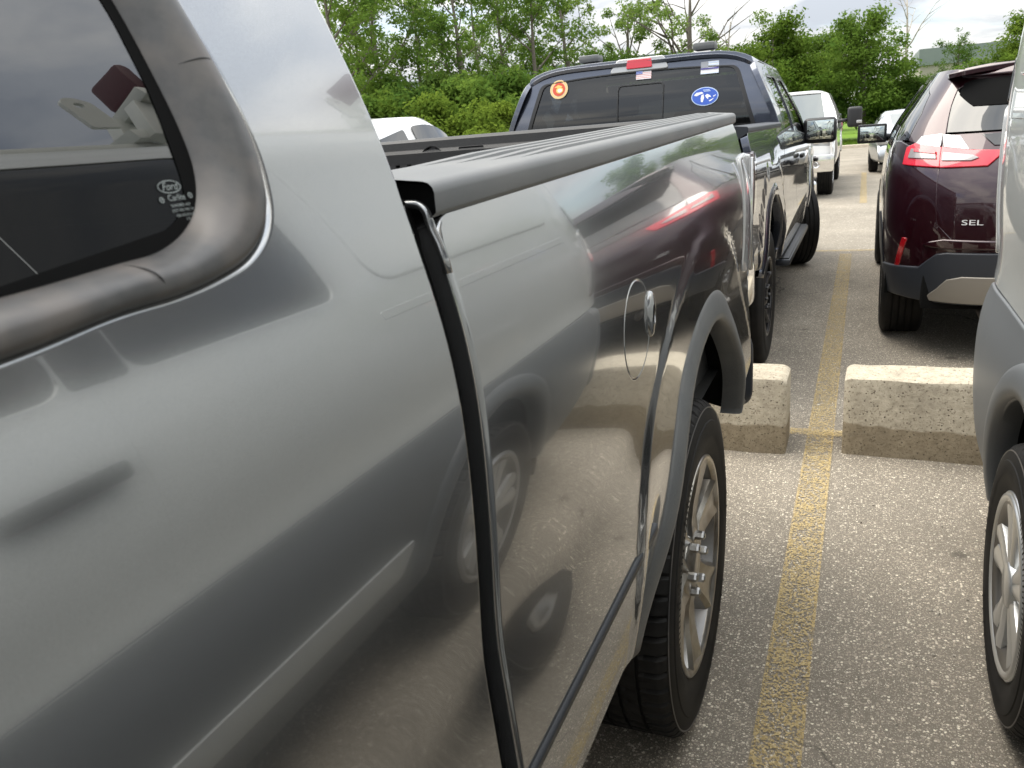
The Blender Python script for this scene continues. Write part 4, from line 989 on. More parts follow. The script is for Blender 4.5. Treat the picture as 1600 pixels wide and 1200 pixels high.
# ladder rack: rail, uprights with padded stops
rk = thing('ladder_rack', 'pale gray steel ladder rack with maroon padded stops on the silver van roof', 'roof rack', (1.28, 1.2, 2.14))
box('cross_bar', (1.28, 1.50, 2.24), (1.56, .06, .05), 'rack', rk, .004); box('cross_bar', (1.28, -.1, 2.24), (1.56, .06, .05), 'rack', rk, .004); box('cross_bar', (1.28, 2.5, 2.24), (1.56, .06, .05), 'rack', rk, .004)
for x in (.56, 2.0):
    box('side_rail', (x, 1.2, 2.195), (.06, 2.9, .035), 'rack', rk, .004)
    for y in (1.50, -.1, 2.5): 
        sg = 1 if x < 1 else -1
        for dx in (0, .10):
            box('upright', (x-.06*sg+dx*sg, y+.06, 2.30), (.05, .055, .20), 'rack', rk, .004, rot=rotm('X', -22))
        br_ = box('stop_bracket', (x-.03*sg, y+.12, 2.405), (.19, .07, .045), 'rack', rk, .004, rot=rotm('Y', sg*8))
        box('padded_stop', (x-.05*sg, y+.13, 2.50), (.15, .045, .15), 'pad', rk, .02, rot=rotm('X', -12))
        V, F = join([boxm((.05, .014, .12), .012)]); 
        tabv = panel('hook_tab', rnd([(y-.10, 2.290), (y-.02, 2.290), (y-.02, 2.420), (y-.05, 2.445), (y-.08, 2.445), (y-.10, 2.420)], .01), [ell(y-.06, 2.405, .014, .014, 18)], lambda yy, z, x=x, sg=sg: vf(x-.05*sg, yy, z), (-sg, 0, 0), 'rack', rk, .03, .001, .012)

# ------------------------------------------------------------------ maroon suv
suv = thing('suv', 'maroon suv parked nose away with wide red tail lamps, beside the silver van', 'suv', (1.085, 5.9, 0))
SX, SYC, SN = 1.085, 6.0, 3.2
SW = CS([(.2, .90), (.5, .945), (.8, .965), (1.0, .96), (1.15, .94), (1.28, .90), (1.45, .80), (1.58, .715), (1.70, .64)])
SY = CS([(.2, 5.10), (.35, 5.03), (.5, 5.0), (.75, 5.0), (.95, 5.02), (1.13, 5.09), (1.27, 5.19), (1.45, 5.30), (1.58, 5.40), (1.70, 5.52)])
def sf(u, z):
    u, z = np.broadcast_arrays(np.asarray(u, float), np.asarray(z, float)); w = SW(z); d = SYC-SY(z)
    p = np.clip(u, 1e-6, PI-1e-6); r = (np.abs(np.cos(p)/w)**SN+np.abs(np.sin(p)/d)**SN)**(-1/SN)
    x = SX+r*np.cos(p); y = SYC-r*np.sin(p)
    ov = np.where(u > PI, u-PI, np.where(u < 0, -u, 0)); y = np.where(ov > 0, SYC+ov*.95, y); taper = .10*sst(.4, 3.6, ov)
    x = np.where(u > PI, SX-w+taper*(.3+z*.4), np.where(u < 0, SX+w-taper*(.3+z*.4), x))
    return np.stack([x, y, z], -1)
def um(pts): return [(PI-a, b) for a, b in pts[::-1]]
hR = (0, -1, 0)
ZC = lambda pts: [(a, 1.28+(b-1.28)*.9 if b > 1.28 else b) for a, b in pts]
def sp(name, pts, m, parent=suv, holes=(), step=.05, fil=.006, depth=.02, off=0., both=False, hint=hR, label=None):
    o = panel(name, np.array(pts), [np.array(h) for h in holes], sf, hint, m, parent, step, fil, depth, off, label)
    if both: panel(name, np.array(um(pts)), [np.array(um(h)) for h in holes], sf, hint, m, parent, step, fil, depth, off)
    return o
PH = PI/2
gl_h = [(2.340, 1.285), (2.400, 1.44), (2.425, 1.53), (2.38, 1.562), (2.29, 1.572), (2.13, 1.58), (PH, 1.588)]
gl_h = ZC(gl_h); glass_poly = gl_h+um(gl_h)[1:]
lampL = [(2.538, 1.118), (2.560, 1.205), (2.50, 1.225), (2.322, 1.200), (2.287, 1.104)]
lampC = [(2.312, 1.200), (2.156, 1.180), (2.005, 1.172), (2.06, 1.104), (2.279, 1.101)]
hseam = [(2.283, 1.097), (2.266, .974), (2.243, .802), (2.156, .718), (PH, .712)]
gate = hseam+um(hseam)[1:]+[(.82, 1.10), (.80, 1.27), (1.0, 1.262), (PH, 1.262), (2.18, 1.262), (2.34, 1.27)]
# body shell: rear quarter, sides
arcu = lambda c0, r, n=24: [(PI+(c0+r*math.cos(q)-SYC)/.95 if c0+r*math.cos(q) > SYC else PI-(SYC-(c0+r*math.cos(q)))/.95, .40+r*math.sin(q)) for q in np.linspace(math.radians(170), math.radians(8), n)]
ctop = [(2.80, .50), (2.456, .533), (2.326, .545), (2.228, .628), (2.181, .638), (PH, .645)]
low = um(ctop)[:-1]+ctop[::-1]
ra = arcu(5.95, .40); fa = arcu(8.75, .40)
for left in (True, False):
    fx = (lambda p: p) if left else (lambda p: um(p))
    hs = (-1, -.3, 0) if left else (1, -.3, 0)
    def L_(name, pts, m, holes=(), **k): return panel(name, np.array(fx(pts)), [np.array(fx(h)) for h in holes], sf, hs, m, k.pop('parent', suv), **k)
    q = [(2.288, 1.09), (2.27, .974), (2.247, .802), (2.165, .716), (PH if left else PH, .70)]
    rq = [(PH+.0005, .645), (2.181, .638), (2.228, .628), (2.326, .545), (2.456, .533), (2.80, .50)]+[p for p in ra if p[0] > 2.80 and p[1] > .42]+[(PI+.7, .45), (PI+2.2, .42)]+[p for p in fa if p[1] > .45]+[(PI+3.5, .55), (PI+3.65, .95), (PI+2.6, 1.08), (PI+1.0, 1.20), (2.70, 1.24), (2.56, 1.215), (2.542, 1.112), (2.29, 1.095), (2.27, .974), (2.247, .802), (2.165, .714), (PH+.0005, .705)]
    L_('rear_quarter', rq, 'maroon', step=.05, fil=.005, depth=.02)
    # pillar and roof side
    pil = [(2.33, 1.21), (2.51, 1.232), (2.60, 1.25), (2.62, 1.40), (2.70, 1.52), (3.0, 1.60), (PI+1.8, 1.62), (PI+2.0, 1.655), (2.6, 1.655), (2.36, 1.640), (PH, 1.640), (PH, 1.592), (2.13, 1.584), (2.29, 1.577), (2.385, 1.567), (2.432, 1.532), (2.406, 1.44), (2.347, 1.283)]
    pil = ZC(pil)
    L_('pillar', pil, 'maroon', step=.04, fil=.004, depth=.015)
    side = [(2.61, 1.25), (PI+.9, 1.215), (PI+2.35, 1.12), (PI+2.5, 1.13), (PI+1.75, 1.615), (3.0, 1.595), (2.71, 1.515), (2.63, 1.40)]
    side = ZC(side)
    L_('side_window', side, 'glassblack', step=.06, fil=.002, depth=.005, off=.001)
    for a in (PI-.05, PI+1.05): L_('window_pillar', [(a, 1.21), (a+.06, 1.21), (a+.02, 1.575), (a-.04, 1.575)], 'blackgloss', step=.05, fil=.002, depth=.004, off=.006)
    L_('side_cladding', [(2.80, .36), (2.80, .50)]+[p for p in arcu(5.95, .40) if p[0] > 2.80 and p[1] > .42]+[(PI+.42, .30), (PI+2.4, .30), (PI+2.4, .43), (PI+.7, .46)], 'cladblack', step=.06, fil=.006, depth=.02, off=.006)
    lm = L_('tail_lamp', lampL, 'red', step=.03, fil=.006, depth=.01, off=.012)
    L_('clear_strip', [(2.50, 1.150), (2.505, 1.196), (2.34, 1.178), (2.315, 1.142)], 'clearstrip', parent=lm, step=.03, fil=.002, depth=.003, off=.019)
    L_('red_bar', [(2.47, 1.180), (2.475, 1.196), (2.335, 1.180), (2.328, 1.165)], 'red', parent=lm, step=.03, fil=.001, depth=.002, off=.023)
    L_('clear_top', [(2.50, 1.228), (2.48, 1.262), (2.355, 1.272), (2.330, 1.206)], 'clear', parent=lm, step=.03, fil=.004, depth=.008, off=.010)
    lc = L_('tail_lamp', lampC, 'red', step=.03, fil=.005, depth=.01, off=.012)
    L_('clear_strip', [(2.28, 1.132), (2.29, 1.172), (2.14, 1.152), (2.11, 1.140), (2.14, 1.128)], 'clearstrip', parent=lc, step=.03, fil=.002, depth=.003, off=.019)
    L_('clear_top', [(2.305, 1.206), (2.345, 1.268), (2.25, 1.256), (2.175, 1.188)], 'clear', parent=lc, step=.03, fil=.004, depth=.008, off=.010)
    L_('reflector', [(2.454, .708), (2.421, .705), (2.492, .535), (2.534, .535)], 'reddark', step=.03, fil=.004, depth=.006, off=.006)
    for c0 in (5.95, 8.75):
        sgn = -1 if left else 1
        V = []; F = []
        for i, t in enumerate(np.radians(np.linspace(-10, 190, 24))): V += [(SX+sgn*.93, c0+.40*math.cos(t), .40+.40*math.sin(t)), (SX+sgn*.5, c0+.40*math.cos(t), .40+.40*math.sin(t))]
        for i in range(23): F.append([2*i, 2*i+1, 2*i+3, 2*i+2])
        obj('wheel_well', V, F, 'void', suv)
        wheel(suv, (SX+sgn*.945, c0, .36), .36, .255, sgn, .24, 'steel')
    V, F = tube([(SX+(-1 if left else 1)*.86, 7.75, 1.20), (SX+(-1 if left else 1)*1.0, 7.72, 1.22)], .03); obj('mirror_arm', V, F, 'black', suv)
    mb = box('mirror', (SX+(-1 if left else 1)*1.03, 7.72, 1.245), (.22, .12, .145), 'maroon', suv, .05, seg=3)
    box('mirror_frame', (SX+(-1 if left else 1)*1.03, 7.668, 1.245), (.222, .03, .150), 'black', mb, .014)
    box('mirror_glass', (SX+(-1 if left else 1)*1.03, 7.651, 1.245), (.185, .006, .112), 'mirror', mb, .002)
sp('rear_window', glass_poly, 'glassblack', step=.05, fil=0, depth=0, off=-.004)
sp('tailgate', hseam+um(hseam)[1:]+[(.86, 1.095), (1.05, 1.097), (1.14, 1.165), (1.0, 1.19), (.82, 1.20), (.80, 1.268), (PH, 1.275), (2.336, 1.268), (2.32, 1.20), (2.15, 1.19), (2.0, 1.165), (2.07, 1.097)], 'maroon', step=.05, fil=.004, depth=.02)
sp('gate_trim', [(2.14, 1.262), (2.06, 1.205), (PH, 1.198), (PI-2.06, 1.205), (PI-2.14, 1.262)], 'blackgloss', off=.006, fil=.004, depth=.008)
sp('rear_bumper', [(2.78, .345), (2.476, .366), (PH, .37), (PI-2.476, .366), (PI-2.78, .345), (PI-2.80, .50)]+um(ctop)[1:-1]+ctop[::-1], 'cladblack', off=.012, fil=.012, depth=.03, step=.04)
skd = [(2.297, .374), (2.22, .44), (2.17, .495), (2.10, .515), (PH, .518)]
sp('skid_plate', skd+um(skd)[1:], mat('skid_silver_paint', (.26, .24, .21), .45, .4), off=.020, fil=.006, depth=.012)
sp('bumper_crease', [(2.30, .688), (2.20, .712), (2.0, .708), (PH, .706), (PH, .676), (2.2, .676)], 'maroon', off=.016, fil=.010, depth=.02); sp('bumper_crease', um([(2.30, .688), (2.20, .712), (2.0, .708), (PH, .706), (PH, .676), (2.2, .676)]), 'maroon', off=.016, fil=.010, depth=.02)
spz = [(2.455, 1.600), (2.440, 1.572), (2.30, 1.566), (PH, 1.566)]
sp('spoiler', spz+um(spz)[1:]+[(PI-2.3, 1.612), (PH, 1.616), (2.3, 1.612)], 'maroon', off=.022, fil=.012, depth=.03)
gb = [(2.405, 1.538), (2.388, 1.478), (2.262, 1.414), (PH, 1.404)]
sp('dark_reflection', gb+um(gb)[1:]+[(PI-2.36, 1.552), (PH, 1.557), (2.36, 1.552)], 'void', off=.001, fil=.001, depth=.002)  # black panel standing in for the spoiler's dark reflection in the rear glass
panel('roof', [(-.66, 5.42), (.66, 5.42), (.64, 7.6), (-.64, 7.6)], [], lambda x, y: vf(SX+x, y, 1.590+.04*(1-(np.abs(x)/.68)**3)+.012*np.sin((y-5.4)/2.2*PI)), (0, 0, 1), 'maroon', suv, .07, .005, .02)
panel('windshield', [(-.62, 7.6), (.62, 7.6), (.78, 8.5), (-.78, 8.5)], [], lambda x, y: vf(SX+x, y, 1.60-.49*(y-7.6)/.9), (0, .5, .8), 'glassblack', suv, .1, .003, 0)
panel('hood', [(-.82, 8.45), (.82, 8.45), (.76, 9.5), (-.76, 9.5)], [], lambda x, y: vf(SX+x, y, 1.10-.10*(y-8.45)), (0, 0, 1), 'maroon', suv, .1, .01, .03)
box('underbody', (SX, 7.1, .42), (1.5, 3.9, .22), 'void', suv, .03)
V, F = tube([(SX-.42, 5.05, .30), (SX-.42, 5.35, .31)], .04, 14); obj('exhaust', V, F, 'brake', suv)
pb = sf(np.array(2.08), np.array(.812)); nb, Fu, Fv, _ = fnorm(sf, np.array([2.08]), np.array([.812]), hR)
rb_ = -Fu[0]/np.linalg.norm(Fu[0]); ub_ = np.cross(nb[0], rb_); v, f = text_mesh('SEL', .040); v = v.copy(); v[:, 0] *= 1.9
decal('badge', [(v, f)], pb+nb[0]*.004, rb_, ub_, mat('badge_silver', (.72, .72, .72), .4, .2), suv)

# ------------------------------------------------------------------ distant cars (lofted bodies)
def car(name, label, cat, cx, y0, s, paintm, L=4.7, W=.90, Hh=1.45, suvlike=False, group=None):
    """y0 = world Y of the car's centre; s=+1 faces +Y. local y from -L/2 (tail) to L/2 (nose)"""
    root = thing(name, label, cat, (cx, y0, 0), group)
    def T(x, y, z): return vf(cx+s*np.asarray(x), y0+s*np.asarray(y), z)
    h = L/2
    if suvlike: top = CS([(-h, .85), (-h+.10, 1.05), (-h+.30, Hh-.13), (-h+.75, Hh-.02), (-.2, Hh), (.55, Hh-.05), (1.05, 1.28), (1.35, 1.08), (h-.35, .96), (h-.05, .80), (h, .62)])
    else: top = CS([(-h, .82), (-h+.15, 1.0), (-h+.65, 1.08), (-1.05, Hh-.10), (-.5, Hh), (.1, Hh-.03), (.55, Hh-.16), (1.15, 1.03), (1.5, .96), (h-.25, .78), (h, .58)])
    belt = lambda y: np.minimum(top(y), (1.03 if suvlike else .95)-.04*sst(0, h, y))
    wid = lambda y: W*(1-.22*sst(h-.75, h+.1, np.abs(y)))
    rw = lambda y: .70*W
    def half(y):
        zt = top(y); zb = belt(y); w = wid(y); g = np.clip((zt-zb)/.35, 0, 1); xr = w*.93*(1-g)+rw(y)*g
        return [(w*.88, .26), (w*.97, .34), (w, .58), (w*.985, zb-.06), (w*.95, zb), (xr*1.02+(w*.95-xr)*.5*g, zb+(zt-zb)*.48), (xr, zt-.055*g-.02), (xr*.86, zt-.012), (xr*.45, zt), (0, zt+.012)]
    ys = np.linspace(-h, h, 70); V = []; F = []; m = None
    for y in ys:
        hp = half(float(y)); full = [(x, z) for x, z in hp]+[(-x, z) for x, z in hp[-2::-1]]; m = len(full); V += [T(x, y, z) for x, z in full]
    for i in range(len(ys)-1):
        for j in range(m-1): F.append([i*m+j, (i+1)*m+j, (i+1)*m+j+1, i*m+j+1])
    F.append(list(range(m))); F.append([(len(ys)-1)*m+j for j in range(m)][::-1])
    obj('body', V, F, paintm, root)
    def hx(y, t):                                        # greenhouse side surface, t 0..1 from belt to roof edge
        zt = top(y); zb = belt(y); w = wid(y); g = np.clip((zt-zb)/.35, 0, 1); xr = w*.93*(1-g)+rw(y)*g
        x0 = w*.95; x1 = xr*1.02+(w*.95-xr)*.5*g
        xa = np.where(t < .48, x0+(x1-x0)*t/.48, x1+(xr-x1)*(t-.48)/.52); return xa, zb+(zt-.06-zb)*t
    for k in (-1, 1):
        fm = lambda y, t, k=k: (lambda q: T(k*(q[0]+.012), y, q[1]))(hx(y, t))
        ya, yb_ = (-1.75, .98) if suvlike else (-1.25, .85)
        for (a, b, t0) in ((ya, ya+.50, .5), (ya+.56, -.20, .88), (-.13, yb_-.35, .88)):
            nose = b > .3
            pts = [(a+.06, .08), (b+(.32 if nose else 0), .08), (b-.02, .96), (a+(.30 if a == ya else .05), .96)]
            panel('window', rnd(pts, .04), [], fm, D3(s*k, 0, .3), 'glassblack', root, .08, .002, .004)
        for y in (-h+.85, h-.92):
            wheel(root, T(k*(W-.012), y, .325), .325, .21, s*k, .21, 'cap', n=40)
        box('mirror', T(k*(W+.11), .72, 1.0), (.22, .12, .14), paintm, root, .04)
    zc = lambda y, x: top(y)+.012+.006-.05*(np.abs(x)/(W*.7))**2
    y_a, y_b = ((.62, 1.28) if suvlike else (.30, 1.10))
    panel('windshield', rnd([(-.60, y_a), (.60, y_a), (.70, y_b), (-.70, y_b)], .06), [], lambda x, y: T(x, y, zc(y, x)), (0, s*.5, .8), 'glasssky', root, .06, .002, .004)
    y_a, y_b = ((-h+.12, -h+.36) if suvlike else (-h+.75, -1.08))
    panel('rear_window', rnd([(-.62, y_a), (.62, y_a), (.56, y_b), (-.56, y_b)], .05), [], lambda x, y: T(x, y, zc(y, x)), (0, -s*.5, .8), 'glassblack', root, .06, .002, .004)
    for k in (-1, 1):
        hl = box('headlight', T(k*W*.62, h-.13, .70), (.36, .16, .13), 'clear', root, .05); box('tail_lamp', T(k*W*.66, -h+.07, .88), (.34, .12, .15), 'red', root, .04)
    box('grille', T(0, h-.02, .62), (.80, .06, .16), 'cladblack', root, .03); box('lower_grille', T(0, h-.0, .36), (1.1, .05, .14), 'cladblack', root, .03)
    box('underbody', T(0, 0, .24), (1.3, L-.6, .10), 'void', root, .02)
    return root
def D3(a, b, c): return (a, b, c)
car('sedan', 'silver sedan far back facing the camera, beyond the maroon suv mirror', 'car', 1.0, 23.6, -1, 'sedan', L=4.75, W=.90, Hh=1.38)
car('suv', 'white suv beyond the bed of the gray pickup, only its roof and windows showing', 'suv', -4.3, 6.6, 1, 'white', L=4.7, W=.93, Hh=1.66, suvlike=True)
car('sedan', 'white car behind the left side of the navy pickup', 'car', -5.45, 17.0, 1, 'white', L=4.7, W=.93, Hh=1.80, suvlike=True)

# ------------------------------------------------------------------ buildings
def building(label, x0, x1, y0, y1, z1, band, wallm='wallfar'):
    cxm, cym = (x0+x1)/2, (y0+y1)/2
    b = thing('building', label, 'building', (cxm, cym, 0))
    box('wall', (cxm, cym, (z1-band)/2), (x1-x0, y1-y0, z1-band), wallm, b, 0, smooth=False)
    box('parapet', (cxm, cym, z1-band/2), (x1-x0+.3, y1-y0+.3, band), 'bandfar', b, 0, smooth=False)
    n = int((x1-x0)/6)
    for i in range(1, n): box('wall_seam', (x0+i*(x1-x0)/n, y0-.03, (z1-band)/2), (.12, .08, z1-band), 'bandfar', b, 0, smooth=False)
building('long tan industrial building with a gray green parapet behind the right trees', 4.2, 32, 84, 110, 6.1, 1.35)
building('pale gable building showing between the two right hand trees', -7.5, -2.4, 70, 80, 7.0, .5)
building('low tan building hidden behind the left tree line', -60, -14, 72, 90, 7.2, .9)

# ------------------------------------------------------------------ trees
def leaf_cloud(cen, rad, n, size, g, flat=.75):
    k = len(cen); idx = g.integers(0, k, n); d = g.normal(size=(n, 3)); d /= np.linalg.norm(d, axis=1, keepdims=True); rr = g.random(n)**.45
    R = np.asarray(rad)[idx]; p = np.asarray(cen)[idx]+d*(R*rr)[:, None]*np.array([1, 1, flat])
    nrm = d*.6+g.normal(size=(n, 3))*.6+np.array([0, 0, .5]); nrm /= np.linalg.norm(nrm, axis=1, keepdims=True)
    a = np.cross(nrm, g.normal(size=(n, 3))); a /= np.linalg.norm(a, axis=1, keepdims=True)+1e-9; b = np.cross(nrm, a)
    s = (size*(.6+.8*g.random(n)))[:, None]
    V = np.stack([p-a*s*.5, p+b*s*.28+nrm*s*.06, p+a*s*.5, p-b*s*.28+nrm*s*.06], 1).reshape(-1, 3); return V, np.arange(4*n).reshape(n, 4)
def cloudmesh(name, V, F, m):
    me = bpy.data.meshes.new(name); n = len(V); me.vertices.add(n); me.vertices.foreach_set('co', V.astype(np.float32).ravel())
    me.loops.add(F.size); me.loops.foreach_set('vertex_index', F.astype(np.int32).ravel()); me.polygons.add(len(F)); me.polygons.foreach_set('loop_start', np.arange(0, F.size, 4, dtype=np.int32)); me.polygons.foreach_set('loop_total', np.full(len(F), 4, dtype=np.int32))
    me.update(calc_edges=True); me.validate(); me.materials.append(M[m]); return me
def branches(g, H, r0, lean=(0, 0), nl=7, t0=.35, spread=.45, sub_=3, up=.75):
    tr = []; tips = []
    path = []; 
    for i in range(9):
        t = i/8; path.append(np.array([lean[0]*t*H+.10*math.sin(t*5+g.random())*t, lean[1]*t*H+.10*math.sin(t*4)*t, t*H*.92]))
    tr.append(tube(path, np.linspace(r0, r0*.2, 9), 8))
    for k in range(nl):
        t = t0+(1-t0)*(k+.5*g.random())/nl; i = min(7, int(t*8)); base = path[i]+(path[i+1]-path[i])*(t*8-i)
        a = g.random()*2*PI; ln_ = H*spread*(1.05-t*.75)*(.8+.4*g.random()); d = np.array([math.cos(a), math.sin(a), up+.4*g.random()]); d /= np.linalg.norm(d)
        pts = [base+d*ln_*q+np.array([0, 0, .12*ln_*q*q])+g.normal(size=3)*.03*ln_*q for q in np.linspace(0, 1, 6)]
        rb = r0*(.55-.38*t); tr.append(tube(pts, np.linspace(rb, rb*.25, 6), 6)); tips.append(pts[-1]); tips.append(pts[3]); 
        for j in range(sub_):
            q = pts[2+j % 4]; a2 = a+g.normal()*1.1; d2 = np.array([math.cos(a2), math.sin(a2), .35+.5*g.random()]); l2 = ln_*(.35+.3*g.random()); e = q+d2*l2
            tr.append(tube([q, q+d2*l2*.5+g.normal(size=3)*.03, e], [rb*.4, rb*.25, rb*.1], 5)); tips.append(e)
    tips.append(path[-1]); return join(tr), np.array(tips)
def make_proto(kind, seed):
    g = np.random.default_rng(seed)
    if kind == 'tall':
        (v, f), tips = branches(g, 8.5, .16, (g.normal()*.03, g.normal()*.03), 9, .25, .36, 4)
        low = np.stack([g.normal(size=14)*1.0, g.normal(size=14)*1.0, 1.5+2.4*g.random(14)], 1)
        cen = np.concatenate([tips, tips+g.normal(size=tips.shape)*.45, low]); V, F = leaf_cloud(cen, .24+.30*g.random(len(cen)), 6800, .14, g)
    elif kind == 'round':
        (v, f), tips = branches(g, 5.6, .15, (0, 0), 9, .14, .40, 4, .55)
        n = 75; d = g.normal(size=(n, 3)); d /= np.linalg.norm(d, axis=1, keepdims=True); c = d*np.array([2.1, 2.1, 2.35])*(.50+.48*g.random(n))[:, None]+np.array([0, 0, 3.0])
        c[:, 2] = np.maximum(c[:, 2], .75); cen = np.concatenate([tips, c]); V, F = leaf_cloud(cen, .42+.36*g.random(len(cen)), 19000, .15, g)
    elif kind == 'bush':
        (v, f), tips = branches(g, 2.6, .05, (0, 0), 7, .05, .5, 2, .9)
        n = 40; d = g.normal(size=(n, 3)); d /= np.linalg.norm(d, axis=1, keepdims=True); c = d*np.array([1.35, 1.35, 1.35])*(.45+.55*g.random(n))[:, None]+np.array([0, 0, 1.5]); c[:, 2] = np.maximum(c[:, 2], .3)
        cen = np.concatenate([tips, c]); V, F = leaf_cloud(cen, .34+.26*g.random(len(cen)), 9500, .15, g)
    elif kind == 'open':
        (v, f), tips = branches(g, 8.0, .24, (.02, 0), 8, .22, .55, 4, 1.25)
        keep = tips[g.random(len(tips)) < .55]; cen = keep+g.normal(size=keep.shape)*.25; V, F = leaf_cloud(cen, .32+.36*g.random(len(cen)), 4200, .14, g)
    elif kind == 'dead':
        (v, f), tips = branches(g, 7.2, .13, (.05, 0), 7, .30, .42, 4, 1.1); V = F = None
    bm = bpy.data.meshes.new('trunk'); bm.from_pydata(v.tolist(), [], [list(map(int, q)) for q in f]); bm.update(); bm.polygons.foreach_set('use_smooth', [True]*len(bm.polygons))
    return bm, ((V, F) if V is not None else None)
PROTO = {}
def tree(kind, seed, x, y, sc, lm, label, rot=0., name='tree', group=None, cat='tree', sz=1.0):
    key = (kind, seed)
    if key not in PROTO: PROTO[key] = (make_proto(kind, seed), {})
    (tm, cl), cache = PROTO[key]
    root = thing(name, label, cat, (x, y, 0), group); root.rotation_euler = (0, 0, rot); root.scale = (sc, sc, sc*sz)
    bmname = 'barkpale' if kind == 'dead' else 'bark'
    if not tm.materials: tm.materials.append(M[bmname])
    t = bpy.data.objects.new('trunk', tm); C.objects.link(t); t.parent = root
    if cl is not None:
        if lm not in cache: cache[lm] = cloudmesh('crown', cl[0], cl[1], lm)
        c = bpy.data.objects.new('crown', cache[lm]); C.objects.link(c); c.parent = root
    return root
GL = 'trees of the left tree line'; GR = 'trees at the right of the lot'
DIRS = {560: (-.54, .841), 610: (-.509, .861), 650: (-.483, .876), 690: (-.457, .89), 730: (-.43, .903), 760: (-.409, .913), 800: (-.381, .924), 840: (-.353, .935), 880: (-.325, .946), 940: (-.283, .959), 990: (-.247, .969), 1040: (-.212, .977), 1085: (-.18, .984)}
def bear(px):
    ks = sorted(DIRS); i = max(0, min(len(ks)-2, int(np.searchsorted(ks, px))-1)); a, b = ks[i], ks[i+1]; t = (px-a)/(b-a)
    d = np.array(DIRS[a])*(1-t)+np.array(DIRS[b])*t; return d/np.linalg.norm(d)
talls = [(535, 37, 1.10, 'leaf', 'leftmost tall tree, beside the gray cab pillar'), (612, 41, 1.15, 'leaf', 'tall leafy tree over the left end of the white suv roof'), (672, 43, 1.05, 'leafpale', 'thin pale tree with two bare lower stems over the white suv'), (735, 40, 1.12, 'leaf', 'tall tree with a forked trunk midway along the left tree line'), (795, 44, 1.12, 'leafpale', 'pale airy tree left of the navy pickup roof'), (848, 41, 1.05, 'leaf', 'tall tree just left of the round tan sticker'), (905, 46, 1.15, 'leafpale', 'tall slim tree rising behind the left roof edge of the navy pickup'), (580, 47, 1.2, 'leafpale', 'pale tall tree behind the leftmost tree'), (760, 50, 1.2, 'leafpale', 'distant pale tree behind the forked tree')]
for i, (px, D_, sc, lm, lab) in enumerate(talls):
    d = bear(px)*D_; tree('tall', 11+i % 4, d[0], d[1], sc, lm, lab, i*1.7, group=GL)
bushes = [(600, 33, 1.15, 'leafyellow', 'yellow green bush right behind the gray cab pillar'), (650, 34, 1.30, 'leaf', 'large green bush above the white suv roof'), (690, 31, 1.05, 'leafyellow', 'bright yellow green bush right of the white suv'), (735, 35, 1.35, 'leaf', 'tall dark bush in the middle of the left hedge'), (775, 32, 1.0, 'leafyellow', 'bright bush low beside the navy pickup mirror'), (815, 36, 1.40, 'leaf', 'dark bush left of the navy pickup cab'), (850, 33, 1.1, 'leaf', 'green bush touching the left cab edge of the navy pickup'), (560, 32, 1.2, 'leaf', 'green bush hidden mostly by the gray cab'), (625, 38, 1.5, 'leaf', 'tall green bush behind the yellow green one'), (710, 39, 1.55, 'leafpale', 'pale green tall bush above the hedge'), (790, 40, 1.5, 'leaf', 'tall bush behind the bright low bush'), (880, 38, 1.4, 'leaf', 'bush seen over the left roof corner of the navy pickup'), (745, 28.5, .62, 'leafyellow', 'small bright shrub in front of the left hedge'), (800, 28.5, .60, 'leafyellow', 'small yellow shrub low at the end of the left hedge')]
for i, (px, D_, sc, lm, lab) in enumerate(bushes):
    d = bear(px)*D_; tree('bush', 31+i % 3, d[0], d[1], sc, lm, lab, i*2.1, 'bush', 'bushes of the left hedge', 'bush')
d = bear(955)*44; tree('round', 51, d[0], d[1], .92, 'leaf', 'dark round tree above the left roof pad of the navy pickup', .4, group=GL)
d = bear(1010)*46; tree('bush', 32, d[0], d[1], 1.75, 'leaf', 'green bush above the red brake lamp of the navy pickup', .4, 'bush', cat='bush')
d = bear(1060)*43; tree('bush', 33, d[0], d[1], 1.55, 'leafyellow', 'yellow green bush under the multi stemmed tree', 1.4, 'bush', cat='bush')
tree('bush', 31, -6.6, 44.0, 1.6, 'leafyellow', 'yellow green bush above the right roof pad of the navy pickup', 2.4, 'bush', cat='bush')
d = bear(1078)*47; tree('open', 61, d[0], d[1], 1.10, 'leafpale', 'big open tree with several thick stems above the navy pickup roof', .3)
d = bear(985)*48; tree('open', 62, d[0], d[1], .95, 'leafpale', 'leaning thin leaved tree above the red brake lamp', 2.0)
tree('dead', 71, -6.9, 46.5, .95, None, 'bare dead tree right of the open tree above the navy pickup', .6, 'dead_tree', 'bare dead trees')
tree('dead', 72, 1.95, 49.5, 1.02, None, 'bare pale dead tree beside the gray green parapet', 3.6, 'dead_tree', 'bare dead trees')
rights = [('round', 52, -4.2, 44.5, 1.05, 'leafyellow', 'light green tree between the navy pickup and the white pickup'), ('round', 53, -.1, 46, 1.04, 'leaf', 'large round green tree above the white pickup mirror'), ('round', 51, -2.4, 50, .98, 'leaf', 'dark tree between the light green tree and the large round tree'), ('tall', 12, 4.2, 51, .56, 'leaf', 'small airy tree in front of the tan building'), ('round', 54, 6.6, 44.5, .86, 'leafyellow', 'yellow green tree above the maroon suv roof at the right edge'), ('round', 51, 10.5, 46, 1.0, 'leaf', 'green tree hidden behind the silver van')]
for i, (kd, sd_, x, y, sc, lm, lab) in enumerate(rights): tree(kd, sd_, x, y, sc, lm, lab, i*1.3, group=GR)
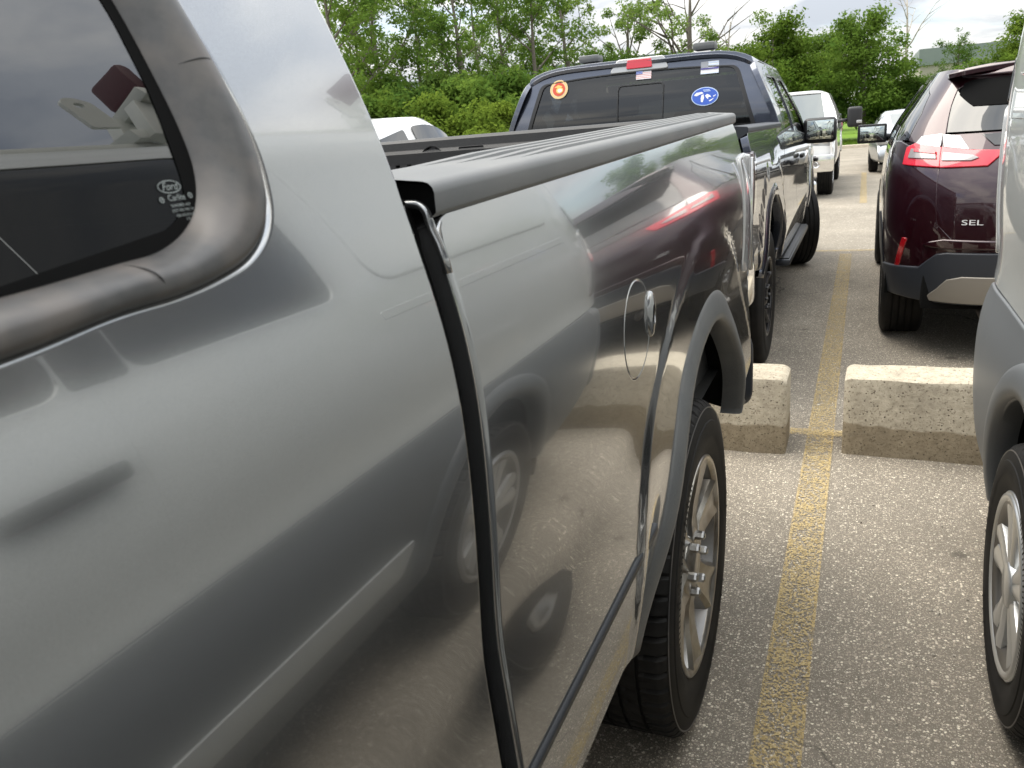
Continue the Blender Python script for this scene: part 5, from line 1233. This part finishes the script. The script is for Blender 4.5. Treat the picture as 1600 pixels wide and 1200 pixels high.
for i, (x, y, sc, lm, lab) in enumerate([(2.2, 47, 1.0, 'leaf', 'bush at the foot of the pale dead tree'), (3.6, 46.5, .85, 'leafyellow', 'bush behind the silver sedan roof'), (5.0, 46, 1.1, 'leaf', 'bush behind the maroon suv side window'), (-1.9, 45.5, .9, 'leaf', 'bush between the two right hand trees'), (1.0, 47.5, 1.0, 'leaf', 'bush under the large round tree'), (8.0, 47, 1.3, 'leaf', 'bush hidden by the maroon suv')]): tree('bush', 31+i % 3, x, y, sc, lm, lab, i*1.9, 'bush', 'bushes on the lawn', 'bush')
# loose grit on the asphalt
g = np.random.default_rng(21); n = 700; P = np.stack([-.2+1.1*g.random(n), .9+3.2*g.random(n)**1.2, np.zeros(n)], 1); V = []; F = []
for i in range(n):
    r = .0018+.0042*g.random()**3; q = g.normal(size=(6, 3))*.25; base = np.array([(1, 0, 0), (-1, 0, 0), (0, 1, 0), (0, -1, 0), (0, 0, .7), (0, 0, -.5)])+q; b = len(V)
    V += list(P[i]+base*r+np.array([0, 0, r*.4])); F += [[b+a_, b+b_, b+c_] for a_, b_, c_ in ((0, 2, 4), (2, 1, 4), (1, 3, 4), (3, 0, 4), (2, 0, 5), (1, 2, 5), (3, 1, 5), (0, 3, 5))]
o = obj('grit', V, F, grainy('grit_stone', (.20, .18, .15), (.48, .44, .37), .85, 60, 0), None, False); struct(o, 'stuff')
# a far wood closing the horizon
g = np.random.default_rng(9); n = 150
cen = np.stack([-75+130*np.arange(n)/n+g.normal(size=n)*.5, 64+g.normal(size=n)*2, .6+1.7*g.random(n)], 1); V, F = leaf_cloud(cen, .8+.6*g.random(n), 26000, .26, g)
fw = bpy.data.objects.new('far_wood', cloudmesh('far_wood', V, F, 'leaf')); C.objects.link(fw); fw['kind'] = 'stuff'

# lawn blades in front of the right trees
g = np.random.default_rng(5); n = 14000
bx = np.stack([-9+22*g.random(n), 37.6+9*g.random(n), np.zeros(n)], 1); a = g.random(n)*2*PI; hgt = .05+.08*g.random(n); w = .02
dx = np.stack([np.cos(a), np.sin(a), np.zeros(n)], 1)*w; tip = bx+np.stack([g.normal(size=n)*.03, g.normal(size=n)*.03, hgt], 1)
V = np.stack([bx-dx, bx+dx, tip+dx*.2, tip-dx*.2], 1).reshape(-1, 3); me = cloudmesh('grass', V, np.arange(4*n).reshape(n, 4), 'leafyellow'); go = bpy.data.objects.new('grass', me); C.objects.link(go); go['kind'] = 'stuff'
